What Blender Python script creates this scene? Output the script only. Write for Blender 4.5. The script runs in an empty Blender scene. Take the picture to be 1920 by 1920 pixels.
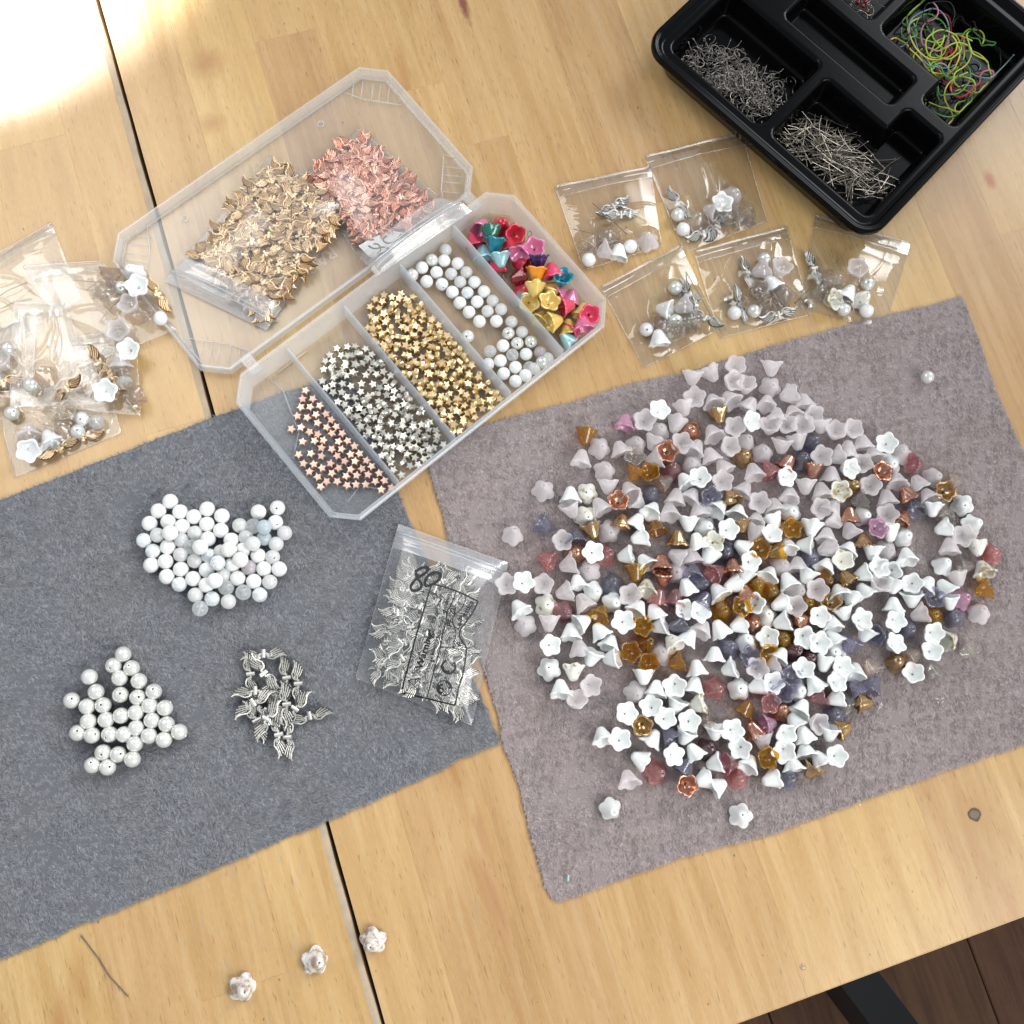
import bpy, bmesh, math, random
import numpy as np
from mathutils import Matrix, Vector, Euler
random.seed(7); np.random.seed(7)
PI = math.pi
R_ = math.radians
scene = bpy.context.scene
COL = scene.collection

# ------------------------------------------------------------------ camera (1 unit = 1 cm, table top is z = 0)
F, HC = 1950.0, 46.0
_d1 = np.array([-3560, 10960, -F]); _d2 = np.array([15810, 4750, -F])
_n = -np.cross(_d1, _d2); _n /= np.linalg.norm(_n)
_y = _d1/np.linalg.norm(_d1); _y = _y-_n*(_y@_n); _y /= np.linalg.norm(_y)
_x = np.cross(_y, _n)
RW = np.array([_x, _y, _n])            # camera axes -> world
cd = bpy.data.cameras.new('camera'); cam = bpy.data.objects.new('camera', cd); COL.objects.link(cam)
cd.sensor_width = 36; cd.lens = 36*F/1920; cd.clip_start = 1; cd.clip_end = 2000
m4 = Matrix([list(RW[0])+[0], list(RW[1])+[0], list(RW[2])+[0], [0, 0, 0, 1]])
cam.matrix_world = Matrix.Translation((0, 0, HC)) @ m4
scene.camera = cam
scene.unit_settings.scale_length = 0.01

def P(px, py, z=0.0):
    "point of the photograph (1920 px frame) -> world point at height z"
    w = RW @ np.array([(px-960)/F, -(py-960)/F, -1.0]); t = (z-HC)/w[2]
    return Vector((t*w[0], t*w[1], z))
def wang(px, py, deg, z=0.0):
    "direction in the photograph at a point -> world angle about z"
    a = P(px, py, z); b = P(px+10*math.cos(R_(deg)), py-10*math.sin(R_(deg)), z)
    return math.atan2(b.y-a.y, b.x-a.x)

# ------------------------------------------------------------------ world and lamps (daylight from windows)
wd = bpy.data.worlds.new('World'); scene.world = wd; wd.use_nodes = True
bg = wd.node_tree.nodes['Background']; bg.inputs[0].default_value = (0.86, 0.93, 1.0, 1); bg.inputs[1].default_value = 0.52
def area(name, az, el, dist, sx, sy, power, color, target=(8, 8, 0), spread=180):
    ld = bpy.data.lights.new(name, 'AREA'); ld.shape = 'RECTANGLE'; ld.size = sx; ld.size_y = sy
    ld.energy = power; ld.color = color; ld.spread = R_(spread)
    o = bpy.data.objects.new(name, ld); COL.objects.link(o)
    T = Vector(target); d = Vector((math.cos(R_(az))*math.cos(R_(el)), math.sin(R_(az))*math.cos(R_(el)), math.sin(R_(el))))
    o.location = T+d*dist; o.rotation_euler = (-d).to_track_quat('-Z', 'Y').to_euler()
    return o
area('window_light_right', -50, 38, 88, 58, 62, 17500, (1.0, 0.97, 0.93), (-2, -5, 0), 76)
area('window_light_upper_right', 26, 34, 150, 60, 70, 10500, (0.97, 0.98, 1.0), (-20, 2, 0), 42)
area('window_light_upper_left', 118, 58, 66, 46, 40, 10500, (1.0, 0.97, 0.92), (-8, 20, 0), 120)
sl = bpy.data.lights.new('sun_patch_light', 'SPOT'); sl.energy = 7e6; sl.color = (1.0, 0.96, 0.9)
sl.spot_size = R_(13.0); sl.spot_blend = 0.2; sl.shadow_soft_size = 2.0
so = bpy.data.objects.new('sun_patch_light', sl); COL.objects.link(so)
_a = P(0, 235); _b = P(295, 0); _mid = (_a+_b)/2; _dir = (_b-_a).normalized(); _out = Vector((-_dir.y, _dir.x, 0))
if (_out.y < 0): _out = -_out
_c = _mid+_out*19.3+_dir*3.5
so.location = _c+Vector((-30, 60, 135)); so.rotation_euler = (so.location-_c).to_track_quat('Z', 'Y').to_euler()
scene.view_settings.view_transform = 'Standard'; scene.view_settings.look = 'None'
scene.view_settings.exposure = 0.0; scene.view_settings.gamma = 1.0
cy = scene.cycles
cy.transparent_max_bounces = 32; cy.max_bounces = 10; cy.transmission_bounces = 8; cy.glossy_bounces = 4; cy.diffuse_bounces = 3
cy.caustics_refractive = False; cy.caustics_reflective = False; cy.sample_clamp_indirect = 4.0
cy.use_denoising = True

# ------------------------------------------------------------------ helpers
def tag(o, label=None, cat=None, group=None, kind=None):
    if label: o['label'] = label
    if cat: o['category'] = cat
    if group: o['group'] = group
    if kind: o['kind'] = kind
    return o
def link(o, parent=None):
    COL.objects.link(o)
    if parent: o.parent = parent
    return o
def empty(name, loc=(0, 0, 0)):
    o = bpy.data.objects.new(name, None); o.location = loc; o.empty_display_size = 0.3
    return link(o)
def mesh_obj(name, me, parent=None, mat=None):
    if mat and not me.materials: me.materials.append(mat)
    return link(bpy.data.objects.new(name, me), parent)
def finish(bm, name, mat=None, smooth=True, auto=None):
    bmesh.ops.recalc_face_normals(bm, faces=bm.faces[:])
    me = bpy.data.meshes.new(name); bm.to_mesh(me); bm.free()
    if mat: me.materials.append(mat)
    if smooth:
        me.polygons.foreach_set('use_smooth', [True]*len(me.polygons))
        if auto: me.set_sharp_from_angle(angle=R_(auto))
    return me
def pydata(name, vs, fs, mat=None, smooth=False, auto=None):
    me = bpy.data.meshes.new(name); me.from_pydata([tuple(v) for v in vs], [], fs); me.update()
    if mat: me.materials.append(mat)
    if smooth:
        me.polygons.foreach_set('use_smooth', [True]*len(me.polygons))
        if auto: me.set_sharp_from_angle(angle=R_(auto))
    return me
def box(bm, x0, x1, y0, y1, z0, z1, bev=0):
    v = [bm.verts.new((x, y, z)) for z in (z0, z1) for y in (y0, y1) for x in (x0, x1)]
    fs = [bm.faces.new([v[i] for i in f]) for f in ((0, 2, 3, 1), (4, 5, 7, 6), (0, 1, 5, 4), (2, 6, 7, 3), (0, 4, 6, 2), (1, 3, 7, 5))]
    if bev:
        es = {e for f in fs for e in f.edges}
        bmesh.ops.bevel(bm, geom=list(es), offset=bev, segments=1, affect='EDGES')
def tube(bm, pts, r, n=6, cap=True):
    pts = [Vector(p) for p in pts]; rings = []
    up = None
    for i, p in enumerate(pts):
        t = (pts[min(i+1, len(pts)-1)]-pts[max(i-1, 0)])
        if t.length < 1e-9: t = Vector((0, 0, 1))
        t.normalize()
        if up is None:
            up = Vector((0, 0, 1)) if abs(t.z) < .9 else Vector((1, 0, 0))
        s = t.cross(up)
        if s.length < 1e-6: s = t.orthogonal()
        s.normalize(); up = s.cross(t).normalized()
        rr = r[i] if isinstance(r, (list, tuple)) else r
        rings.append([bm.verts.new(p+(s*math.cos(2*PI*k/n)+up*math.sin(2*PI*k/n))*rr) for k in range(n)])
    for a, b in zip(rings, rings[1:]):
        for k in range(n): bm.faces.new((a[k], a[(k+1) % n], b[(k+1) % n], b[k]))
    if cap: bm.faces.new(rings[0][::-1]); bm.faces.new(rings[-1])
def lathe(bm, prof, n=20, fn=None, closed=False):
    "revolve (r, z) profile about z; fn(r, z, t, ang) may deform"
    rings = []
    for i, (r, z) in enumerate(prof):
        ring = []
        for k in range(n):
            a = 2*PI*k/n; rr, zz = (r, z) if fn is None else fn(r, z, i, a)
            ring.append(bm.verts.new((rr*math.cos(a), rr*math.sin(a), zz)))
        rings.append(ring)
    pairs = list(zip(rings, rings[1:])) + ([(rings[-1], rings[0])] if closed else [])
    for a, b in pairs:
        for k in range(n): bm.faces.new((a[k], a[(k+1) % n], b[(k+1) % n], b[k]))

# ------------------------------------------------------------------ materials
def mat_new(name):
    m = bpy.data.materials.new(name); m.use_nodes = True; nt = m.node_tree; nt.nodes.clear()
    out = nt.nodes.new('ShaderNodeOutputMaterial')
    return m, nt, out
def N(nt, t, **kw):
    n = nt.nodes.new(t)
    for k, v in kw.items():
        if k.startswith('i_'):
            key = k[2:]; key = int(key) if key.isdigit() else key.replace('_', ' ')
            n.inputs[key].default_value = v
        else: setattr(n, k, v)
    return n
def L(nt, a, ai, b, bi): nt.links.new(a.outputs[ai], b.inputs[bi])
def rgb(*c): return (c[0], c[1], c[2], 1)
def vary(nt, col, dv=.1, dh=.01):
    "object random -> small hue / value shift"
    oi = N(nt, 'ShaderNodeObjectInfo'); hs = N(nt, 'ShaderNodeHueSaturation'); hs.inputs['Color'].default_value = rgb(*col)
    mr = N(nt, 'ShaderNodeMapRange', i_3=1-dv, i_4=1+dv); L(nt, oi, 'Random', mr, 0); L(nt, mr, 0, hs, 'Value')
    mh = N(nt, 'ShaderNodeMapRange', i_3=.5-dh, i_4=.5+dh); L(nt, oi, 'Random', mh, 0); L(nt, mh, 0, hs, 'Hue')
    return hs
def pbr(name, col, rough=.4, metal=0., dv=.06, dh=.005, bump=0., bscale=20, coat=0., sss=0., spots=None, **kw):
    m, nt, out = mat_new(name); p = N(nt, 'ShaderNodeBsdfPrincipled')
    p.inputs['Roughness'].default_value = rough; p.inputs['Metallic'].default_value = metal
    p.inputs['Coat Weight'].default_value = coat; p.inputs['Coat Roughness'].default_value = .08
    for k, v in kw.items(): p.inputs[k.replace('_', ' ')].default_value = v
    c = vary(nt, col, dv, dh); src, so_ = c, 'Color'
    if spots:
        tc = N(nt, 'ShaderNodeTexCoord'); no = N(nt, 'ShaderNodeTexNoise', i_Scale=spots[1], i_Detail=5., i_Roughness=.65); oi = N(nt, 'ShaderNodeObjectInfo')
        no.noise_dimensions = '4D'; mu = N(nt, 'ShaderNodeMath', operation='MULTIPLY'); mu.inputs[1].default_value = 50
        L(nt, oi, 'Random', mu, 0); L(nt, mu, 0, no, 'W'); L(nt, tc, 'Object', no, 'Vector')
        cr = N(nt, 'ShaderNodeMapRange', i_1=spots[2], i_2=spots[3]); L(nt, no, 'Fac', cr, 0)
        mx = N(nt, 'ShaderNodeMixRGB'); mx.inputs[2].default_value = rgb(*spots[0]); L(nt, cr, 0, mx, 0); L(nt, c, 'Color', mx, 1); src, so_ = mx, 'Color'
    L(nt, src, so_, p, 'Base Color')
    if bump:
        tc = N(nt, 'ShaderNodeTexCoord'); no = N(nt, 'ShaderNodeTexNoise', i_Scale=bscale, i_Detail=3.); L(nt, tc, 'Object', no, 'Vector')
        b = N(nt, 'ShaderNodeBump', i_Strength=bump, i_Distance=.05); L(nt, no, 'Fac', b, 'Height'); L(nt, b, 0, p, 'Normal')
    L(nt, p, 0, out, 0); return m
def fres_fac(nt, f0=.04, f1=.7, p=4.):
    lw = N(nt, 'ShaderNodeLayerWeight', i_Blend=.5); pw = N(nt, 'ShaderNodeMath', operation='POWER'); pw.inputs[1].default_value = p
    L(nt, lw, 'Facing', pw, 0); mr = N(nt, 'ShaderNodeMapRange', i_3=f0, i_4=f1); L(nt, pw, 0, mr, 0); return mr
def frosted(name, col, clear=.35, rough=.45, edge=.25, gloss=.06, dv=.03):
    "translucent frosted glass / plastic: part see-through, part scattering, denser at the edges"
    m, nt, out = mat_new(name)
    tr = N(nt, 'ShaderNodeBsdfTransparent'); df = N(nt, 'ShaderNodeBsdfDiffuse'); tl = N(nt, 'ShaderNodeBsdfTranslucent'); gl = N(nt, 'ShaderNodeBsdfGlossy', i_Roughness=rough)
    c = vary(nt, col, dv, .0); L(nt, c, 0, df, 0); L(nt, c, 0, tl, 0)
    a = N(nt, 'ShaderNodeMixShader', i_0=.4); L(nt, df, 0, a, 1); L(nt, tl, 0, a, 2)
    lw = N(nt, 'ShaderNodeLayerWeight', i_Blend=.35); mr = N(nt, 'ShaderNodeMapRange', i_3=1-clear, i_4=min(1, 1-clear+edge)); L(nt, lw, 'Facing', mr, 0)
    b = N(nt, 'ShaderNodeMixShader'); L(nt, mr, 0, b, 0); L(nt, tr, 0, b, 1); L(nt, a, 0, b, 2)
    fr = fres_fac(nt, gloss*.7, .4); g = N(nt, 'ShaderNodeMixShader'); L(nt, fr, 0, g, 0); L(nt, b, 0, g, 1); L(nt, gl, 0, g, 2)
    L(nt, g, 0, out, 0); return m
def glass(name, col, clear=.5, rough=.06, body=.25, metal=None):
    "coloured pressed glass: tinted see-through + refraction + a little body"
    m, nt, out = mat_new(name)
    c = vary(nt, col, .12, .012)
    tr = N(nt, 'ShaderNodeBsdfTransparent'); L(nt, c, 0, tr, 0)
    p = N(nt, 'ShaderNodeBsdfPrincipled'); p.inputs['Roughness'].default_value = rough; p.inputs['IOR'].default_value = 1.5
    p.inputs['Transmission Weight'].default_value = 1-body; L(nt, c, 0, p, 'Base Color')
    a = N(nt, 'ShaderNodeMixShader', i_0=1-clear); L(nt, tr, 0, a, 1); L(nt, p, 0, a, 2)
    gl = N(nt, 'ShaderNodeBsdfGlossy', i_Roughness=.08); fr = fres_fac(nt, .05, .6)
    b = N(nt, 'ShaderNodeMixShader'); L(nt, fr, 0, b, 0); L(nt, a, 0, b, 1); L(nt, gl, 0, b, 2); last = b
    if metal:
        tc = N(nt, 'ShaderNodeTexCoord'); no = N(nt, 'ShaderNodeTexNoise', i_Scale=2.2, i_Detail=2.); L(nt, tc, 'Object', no, 'Vector')
        cr = N(nt, 'ShaderNodeMapRange', i_1=.42, i_2=.6); L(nt, no, 'Fac', cr, 0)
        me = N(nt, 'ShaderNodeBsdfGlossy', i_Roughness=.22); me.inputs[0].default_value = rgb(*metal)
        x = N(nt, 'ShaderNodeMixShader'); L(nt, cr, 0, x, 0); L(nt, last, 0, x, 1); L(nt, me, 0, x, 2); last = x
    L(nt, last, 0, out, 0); return m
def film(name, haze=.05, tint=(1, 1, 1), fres=.42, rough=.07, body=(.85, .88, .92)):
    m, nt, out = mat_new(name)
    tr = N(nt, 'ShaderNodeBsdfTransparent'); tr.inputs[0].default_value = rgb(*tint)
    df = N(nt, 'ShaderNodeBsdfDiffuse'); df.inputs[0].default_value = rgb(*body)
    a = N(nt, 'ShaderNodeMixShader', i_0=haze); L(nt, tr, 0, a, 1); L(nt, df, 0, a, 2)
    gl = N(nt, 'ShaderNodeBsdfGlossy', i_Roughness=rough); lw = fres_fac(nt, fres, .75)
    b = N(nt, 'ShaderNodeMixShader'); L(nt, lw, 0, b, 0); L(nt, a, 0, b, 1); L(nt, gl, 0, b, 2)
    L(nt, b, 0, out, 0); return m

def wood_mat(name, base, dark, pale, knots=(), scuff=True, gloss=.27):
    m, nt, out = mat_new(name); p = N(nt, 'ShaderNodeBsdfPrincipled')
    geo = N(nt, 'ShaderNodeNewGeometry'); oi = N(nt, 'ShaderNodeObjectInfo')
    off = N(nt, 'ShaderNodeMath', operation='MULTIPLY'); off.inputs[1].default_value = 90; L(nt, oi, 'Random', off, 0)
    def mp(sx, sy):
        k = N(nt, 'ShaderNodeMapping'); k.inputs['Scale'].default_value = (sx, sy, 1); L(nt, geo, 'Position', k, 0); return k
    def noise(sx, sy, det=3., ro=.5, dist=0., w=True):
        k = N(nt, 'ShaderNodeTexNoise', i_Scale=1., i_Detail=det, i_Roughness=ro, i_Distortion=dist); k.noise_dimensions = '4D'
        L(nt, mp(sx, sy), 0, k, 'Vector')
        if w: L(nt, off, 0, k, 'W')
        return k
    def rng(src, a, b, c=0., d=1.):
        k = N(nt, 'ShaderNodeMapRange', i_1=a, i_2=b, i_3=c, i_4=d); nt.links.new(src, k.inputs[0]); return k
    def mix(fac, c1, c2, mode='MIX', f=1.):
        k = N(nt, 'ShaderNodeMixRGB', blend_type=mode)
        if fac is not None: nt.links.new(fac, k.inputs[0])
        else: k.inputs[0].default_value = f
        for i, c in ((1, c1), (2, c2)):
            if isinstance(c, tuple): k.inputs[i].default_value = rgb(*c)
            else: nt.links.new(c, k.inputs[i])
        return k.outputs[0]
    # broad cathedral figure
    fig = noise(.55, .07, 3., .55, 1.2); fr = rng(fig.outputs['Fac'], .32, .66)
    c = mix(fr.outputs[0], base, dark)
    band = noise(2.6, .12, 4., .6, .5); c = mix(rng(band.outputs['Fac'], .45, .8, 0, .55).outputs[0], c, pale)
    fine = noise(26, .9, 3., .6); c = mix(rng(fine.outputs['Fac'], .35, .7, .0, .5).outputs[0], c, dark)
    silk = noise(60, 3., 2., .5); c = mix(rng(silk.outputs['Fac'], .5, .75, 0, .42).outputs[0], c, pale)
    # short dark pores / ticks
    pore = noise(15, 1.7, 1., .4); pr = rng(pore.outputs['Fac'], .655, .72, 0, .48)
    c = mix(pr.outputs[0], c, tuple(x*.38 for x in dark))
    spk = noise(5.5, 3.0, 1., .4); c = mix(rng(spk.outputs['Fac'], .765, .80, 0, .75).outputs[0], c, (.10, .06, .04))
    red = noise(.8, .11, 2., .5, .6); c = mix(rng(red.outputs['Fac'], .62, .74, 0, .5).outputs[0], c, (dark[0]*.85, dark[1]*.62, dark[2]*.6))
    if scuff:
        sc1 = noise(4.5, .8, 5., .75, 0, False); sc2 = noise(.16, .11, 1., .5, 0, False)
        a = rng(sc1.outputs['Fac'], .55, .64); b = rng(sc2.outputs['Fac'], .5, .62, 0, .38)
        mm = N(nt, 'ShaderNodeMath', operation='MULTIPLY'); L(nt, a, 0, mm, 0); L(nt, b, 0, mm, 1)
        c = mix(mm.outputs[0], c, (.34, .31, .25))
    # object-level tone
    hs = N(nt, 'ShaderNodeHueSaturation'); nt.links.new(c, hs.inputs['Color'])
    v = rng(oi.outputs['Random'], 0, 1, .90, 1.07); L(nt, v, 0, hs, 'Value'); h = rng(oi.outputs['Random'], 0, 1, .494, .505); L(nt, h, 0, hs, 'Hue')
    c = hs.outputs[0]
    for (kx, ky, kr, col, stretch, soft) in knots:
        d = N(nt, 'ShaderNodeVectorMath', operation='SUBTRACT'); L(nt, geo, 'Position', d, 0); d.inputs[1].default_value = (kx, ky, 0)
        sc = N(nt, 'ShaderNodeVectorMath', operation='MULTIPLY'); L(nt, d, 0, sc, 0); sc.inputs[1].default_value = (1/kr, 1/(kr*stretch), 0)
        wob = noise(3, 3, 2., .5, 0, False); wv = N(nt, 'ShaderNodeVectorMath', operation='LENGTH'); L(nt, sc, 0, wv, 0)
        ad = N(nt, 'ShaderNodeMath', operation='ADD'); nt.links.new(wv.outputs['Value'], ad.inputs[0]); w2 = rng(wob.outputs['Fac'], 0, 1, -.35, .35); L(nt, w2, 0, ad, 1)
        f1 = rng(ad.outputs[0], 1.0, 1-soft, 0, 1)
        cc = mix(f1.outputs[0], c, col)
        if soft < .5:
            ring = rng(ad.outputs[0], .55, .7, 0, 1); ring2 = mix(ring.outputs[0], (.16, .11, .06), col); cc = mix(f1.outputs[0], c, ring2)
        c = cc
    nt.links.new(c, p.inputs['Base Color'])
    p.inputs['Roughness'].default_value = gloss; p.inputs['Specular IOR Level'].default_value = .5
    rr = rng(band.outputs['Fac'], .3, .7, gloss-.07, gloss+.08); L(nt, rr, 0, p, 'Roughness')
    bmp = N(nt, 'ShaderNodeBump', i_Strength=.25, i_Distance=.01); bm_ = N(nt, 'ShaderNodeMath', operation='SUBTRACT'); L(nt, fine, 'Fac', bm_, 0); L(nt, pr, 0, bm_, 1)
    L(nt, bm_, 0, bmp, 'Height'); L(nt, bmp, 0, p, 'Normal')
    L(nt, p, 0, out, 0); return m

kn = P(1827, 1527); k2 = P(388, 118); k3 = P(398, 232); k4 = P(868, 5); k5 = P(1280, 697); k6 = P(1856, 337)
M = {}
M['wood'] = wood_mat('varnished_beech', (.56, .368, .163), (.43, .258, .10), (.68, .50, .27),
                     knots=[(k2.x, k2.y, 1.1, (.40, .22, .09), 1.0, .9), (k3.x, k3.y, .9, (.43, .25, .10), .8, .9), (k4.x, k4.y, .28, (.22, .08, .05), 5, .6),
                            (k5.x, k5.y, .2, (.42, .13, .04), 1.0, .5), (k6.x, k6.y, .35, (.38, .13, .04), 1.8, .6), (kn.x, kn.y, .95, (.42, .24, .09), 1.2, .9), (kn.x, kn.y, .33, (.045, .025, .02), 1.0, .2)])
M['wood_edge'] = pbr('worn_table_edge', (.42, .33, .22), .6, spots=((.30, .25, .18), 1.6, .42, .7))
M['floor'] = wood_mat('dark_floorboards', (.23, .105, .052), (.12, .05, .025), (.32, .18, .10), scuff=False, gloss=.75)
M['gap'] = pbr('gap_dark', (.02, .012, .008), .9)  # near-black, for the dark look down the gap
M['blackmetal'] = pbr('black_metal', (.006, .005, .005), .6)
def cloth_base(name, c):
    return pbr(name, c, .95, dv=0, bump=.6, bscale=12)
M['grey_base'] = cloth_base('grey_fleece_backing', (.12, .127, .14))
M['mauve_base'] = cloth_base('mauve_fleece_backing', (.25, .21, .21))
def pile_mat(name, c1, c2, warm):
    m, nt, out = mat_new(name); p = N(nt, 'ShaderNodeBsdfPrincipled', i_Roughness=.75)
    hi = N(nt, 'ShaderNodeHairInfo'); geo = N(nt, 'ShaderNodeNewGeometry')
    mx = N(nt, 'ShaderNodeMixRGB'); mx.inputs[1].default_value = rgb(*c1); mx.inputs[2].default_value = rgb(*c2); L(nt, hi, 'Random', mx, 0)
    no = N(nt, 'ShaderNodeTexNoise', i_Scale=.35, i_Detail=3.); L(nt, geo, 'Position', no, 'Vector')
    mr = N(nt, 'ShaderNodeMapRange', i_1=.45, i_2=.75, i_4=.5); L(nt, no, 'Fac', mr, 0)
    m2 = N(nt, 'ShaderNodeMixRGB'); m2.inputs[2].default_value = rgb(*warm); L(nt, mr, 0, m2, 0); L(nt, mx, 0, m2, 1)
    mp = N(nt, 'ShaderNodeMapping'); mp.inputs['Scale'].default_value = (5.5, 2.6, 1); mp.inputs['Rotation'].default_value = (0, 0, R_(40)); L(nt, geo, 'Position', mp, 0)
    n2 = N(nt, 'ShaderNodeTexNoise', i_Scale=1., i_Detail=2., i_Distortion=1.2); L(nt, mp, 0, n2, 'Vector'); r2 = N(nt, 'ShaderNodeMapRange', i_1=.35, i_2=.65, i_3=.86, i_4=1.12); L(nt, n2, 'Fac', r2, 0)
    hv = N(nt, 'ShaderNodeHueSaturation'); L(nt, m2, 0, hv, 'Color'); L(nt, r2, 0, hv, 'Value'); m2 = hv
    L(nt, m2, 0, p, 'Base Color'); p.inputs['Sheen Weight'].default_value = .2; p.inputs['Specular IOR Level'].default_value = .2
    L(nt, p, 0, out, 0); return m
M['grey_pile'] = pile_mat('grey_fleece_pile', (.13, .14, .16), (.31, .32, .345), (.24, .233, .228))
M['mauve_pile'] = pile_mat('mauve_fleece_pile', (.26, .215, .212), (.50, .435, .43), (.37, .305, .285))
M['white'] = pbr('opaque_white_glass', (.80, .82, .81), .2, dv=.03, coat=.2, Subsurface_Weight=0)
M['whitestone'] = pbr('white_stone', (.77, .78, .77), .2, dv=.05, coat=.6)
M['lava'] = pbr('white_lava_stone', (.80, .80, .77), .8, dv=.03, bump=1., bscale=14)
M['pearl'] = pbr('glass_pearl', (.73, .745, .70), .16, .35, dv=.05, coat=1.)
M['frost'] = frosted('frosted_glass', (.96, .915, .925), clear=.58, rough=.4, edge=.42)
M['jade'] = frosted('milky_stone', (.88, .89, .88), clear=.12, rough=.12, edge=.1)
M['bluejade'] = frosted('milky_blue_stone', (.66, .76, .80), clear=.14, rough=.12, edge=.1)
M['mauvejade'] = frosted('milky_mauve_stone', (.68, .62, .66), clear=.16, rough=.12, edge=.1)
M['crackle'] = pbr('crackled_stone', (.58, .63, .66), .45, dv=.05, spots=((.86, .88, .88), 5., .50, .56))
M['stripe'] = frosted('clear_frosted_quartz', (.86, .89, .90), clear=.66, rough=.25, edge=.5)
M['travertine'] = pbr('speckled_white_glass', (.78, .77, .70), .35, dv=.04, spots=((.30, .24, .15), 3.2, .57, .66), bump=.4, bscale=6)
M['brownwash'] = pbr('brown_washed_glass', (.74, .72, .69), .35, dv=.04, spots=((.36, .26, .20), 3.4, .45, .58), bump=.8, bscale=6)
M['goldrim'] = pbr('gold_edged_glass', (.70, .70, .62), .25, .1, dv=.05, spots=((.42, .32, .18), 2.4, .52, .6))
M['amber'] = glass('amber_glass', (.86, .56, .10), .70, body=.35)
M['goldglass'] = glass('bronze_lustre_glass', (.40, .24, .09), .12, body=.7, metal=(.62, .42, .22))
M['copperglass'] = glass('copper_lustre_glass', (.58, .25, .16), .25, body=.6, metal=(.75, .42, .28))
M['pink'] = glass('rose_glass', (.90, .56, .58), .68, body=.4)
M['orchidglass'] = glass('opal_orchid_glass', (.86, .56, .74), .5, body=.6)
M['lilac'] = glass('lilac_blue_glass', (.66, .66, .78), .70, body=.35)
M['smoke'] = glass('smoky_glass', (.93, .88, .83), .84, body=.45, metal=None)
M['clear'] = glass('clear_glass', (.95, .93, .90), .74, body=.2)
M['plum'] = glass('dark_plum_glass', (.18, .07, .09), .25, body=.5)
for k, c in dict(p_red=(.62, .035, .075), p_orchid=(.68, .20, .36), p_teal=(.01, .23, .31), p_blue=(.36, .62, .70), p_yellow=(.78, .56, .16), p_rose=(.72, .07, .15), p_grey=(.35, .37, .36)).items():
    M[k] = pbr('pearlised_'+k[2:], c, .25, .25, dv=.08, coat=.6)
M['g_green'] = glass('green_glass', (.0, .28, .17), .2, body=.6)
M['g_navy'] = pbr('navy_glass', (.012, .008, .09), .12, coat=.8)
M['g_orange'] = pbr('orange_glass', (.85, .33, .01), .15, coat=.8)
M['g_red'] = glass('ruby_glass', (.5, .01, .02), .25, body=.5)
M['rosegold'] = pbr('rose_gold', (.93, .66, .54), .45, 1., dv=.06)
M['silver'] = pbr('bright_silver', (.70, .68, .62), .42, 1., dv=.08)
M['gold'] = pbr('pale_gold', (.88, .70, .42), .40, 1., dv=.1)
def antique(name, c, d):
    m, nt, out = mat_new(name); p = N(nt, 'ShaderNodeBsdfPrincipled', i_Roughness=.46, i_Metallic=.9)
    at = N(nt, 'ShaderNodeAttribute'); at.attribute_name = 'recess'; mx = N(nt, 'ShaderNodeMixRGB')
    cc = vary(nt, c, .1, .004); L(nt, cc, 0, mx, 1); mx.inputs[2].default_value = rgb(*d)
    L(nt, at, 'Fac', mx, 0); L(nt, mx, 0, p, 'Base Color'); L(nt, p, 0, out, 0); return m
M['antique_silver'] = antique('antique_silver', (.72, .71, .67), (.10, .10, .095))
M['wing_gold'] = antique('wing_gold', (.90, .70, .46), (.20, .11, .045))  # gold, copper: recess darkening put into the plate colour so feather relief shows
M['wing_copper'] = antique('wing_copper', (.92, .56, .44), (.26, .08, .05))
M['steel'] = pbr('steel_wire', (.30, .265, .22), .36, 1., dv=.2)
M['darksteel'] = pbr('tarnished_wire', (.27, .25, .225), .28, 1., dv=.3)
M['pp'] = frosted('polypropylene', (.88, .92, .96), clear=.93, rough=.2, edge=.35, gloss=.05, dv=0)
M['pp_rim'] = frosted('polypropylene_rim', (.90, .95, 1.0), clear=.80, rough=.2, edge=.35, gloss=.06, dv=0)
M['film'] = film('cellophane', .010, fres=.08, rough=.05)
M['cello_dense'] = film('cellophane_fold', .02, fres=.13, rough=.05)
M['poly'] = film('grip_bag_film', .06, fres=.06, rough=.10)
M['poly_zip'] = film('grip_bag_zip', .25, fres=.10, rough=.12)
M['ink'] = pbr('black_ink', (.008, .008, .010), .5)
M['greyink'] = pbr('grey_ink', (.05, .055, .06), .5)
M['paper'] = pbr('white_label_paper', (.78, .79, .78), .6)
M['blackplastic'] = pbr('black_plastic', (.0022, .0022, .0025), .13, coat=.0, bump=.02, bscale=3, Specular_IOR_Level=.12)
for k, c in dict(c_lime=(.42, .60, .07), c_green=(.10, .32, .08), c_black=(.01, .01, .01), c_red=(.50, .02, .03), c_blue=(.22, .32, .36), c_pink=(.55, .22, .30), c_yellow=(.65, .55, .08)).items():
    M[k] = pbr('cord_'+k[2:], c, .55, dv=.1)

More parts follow.
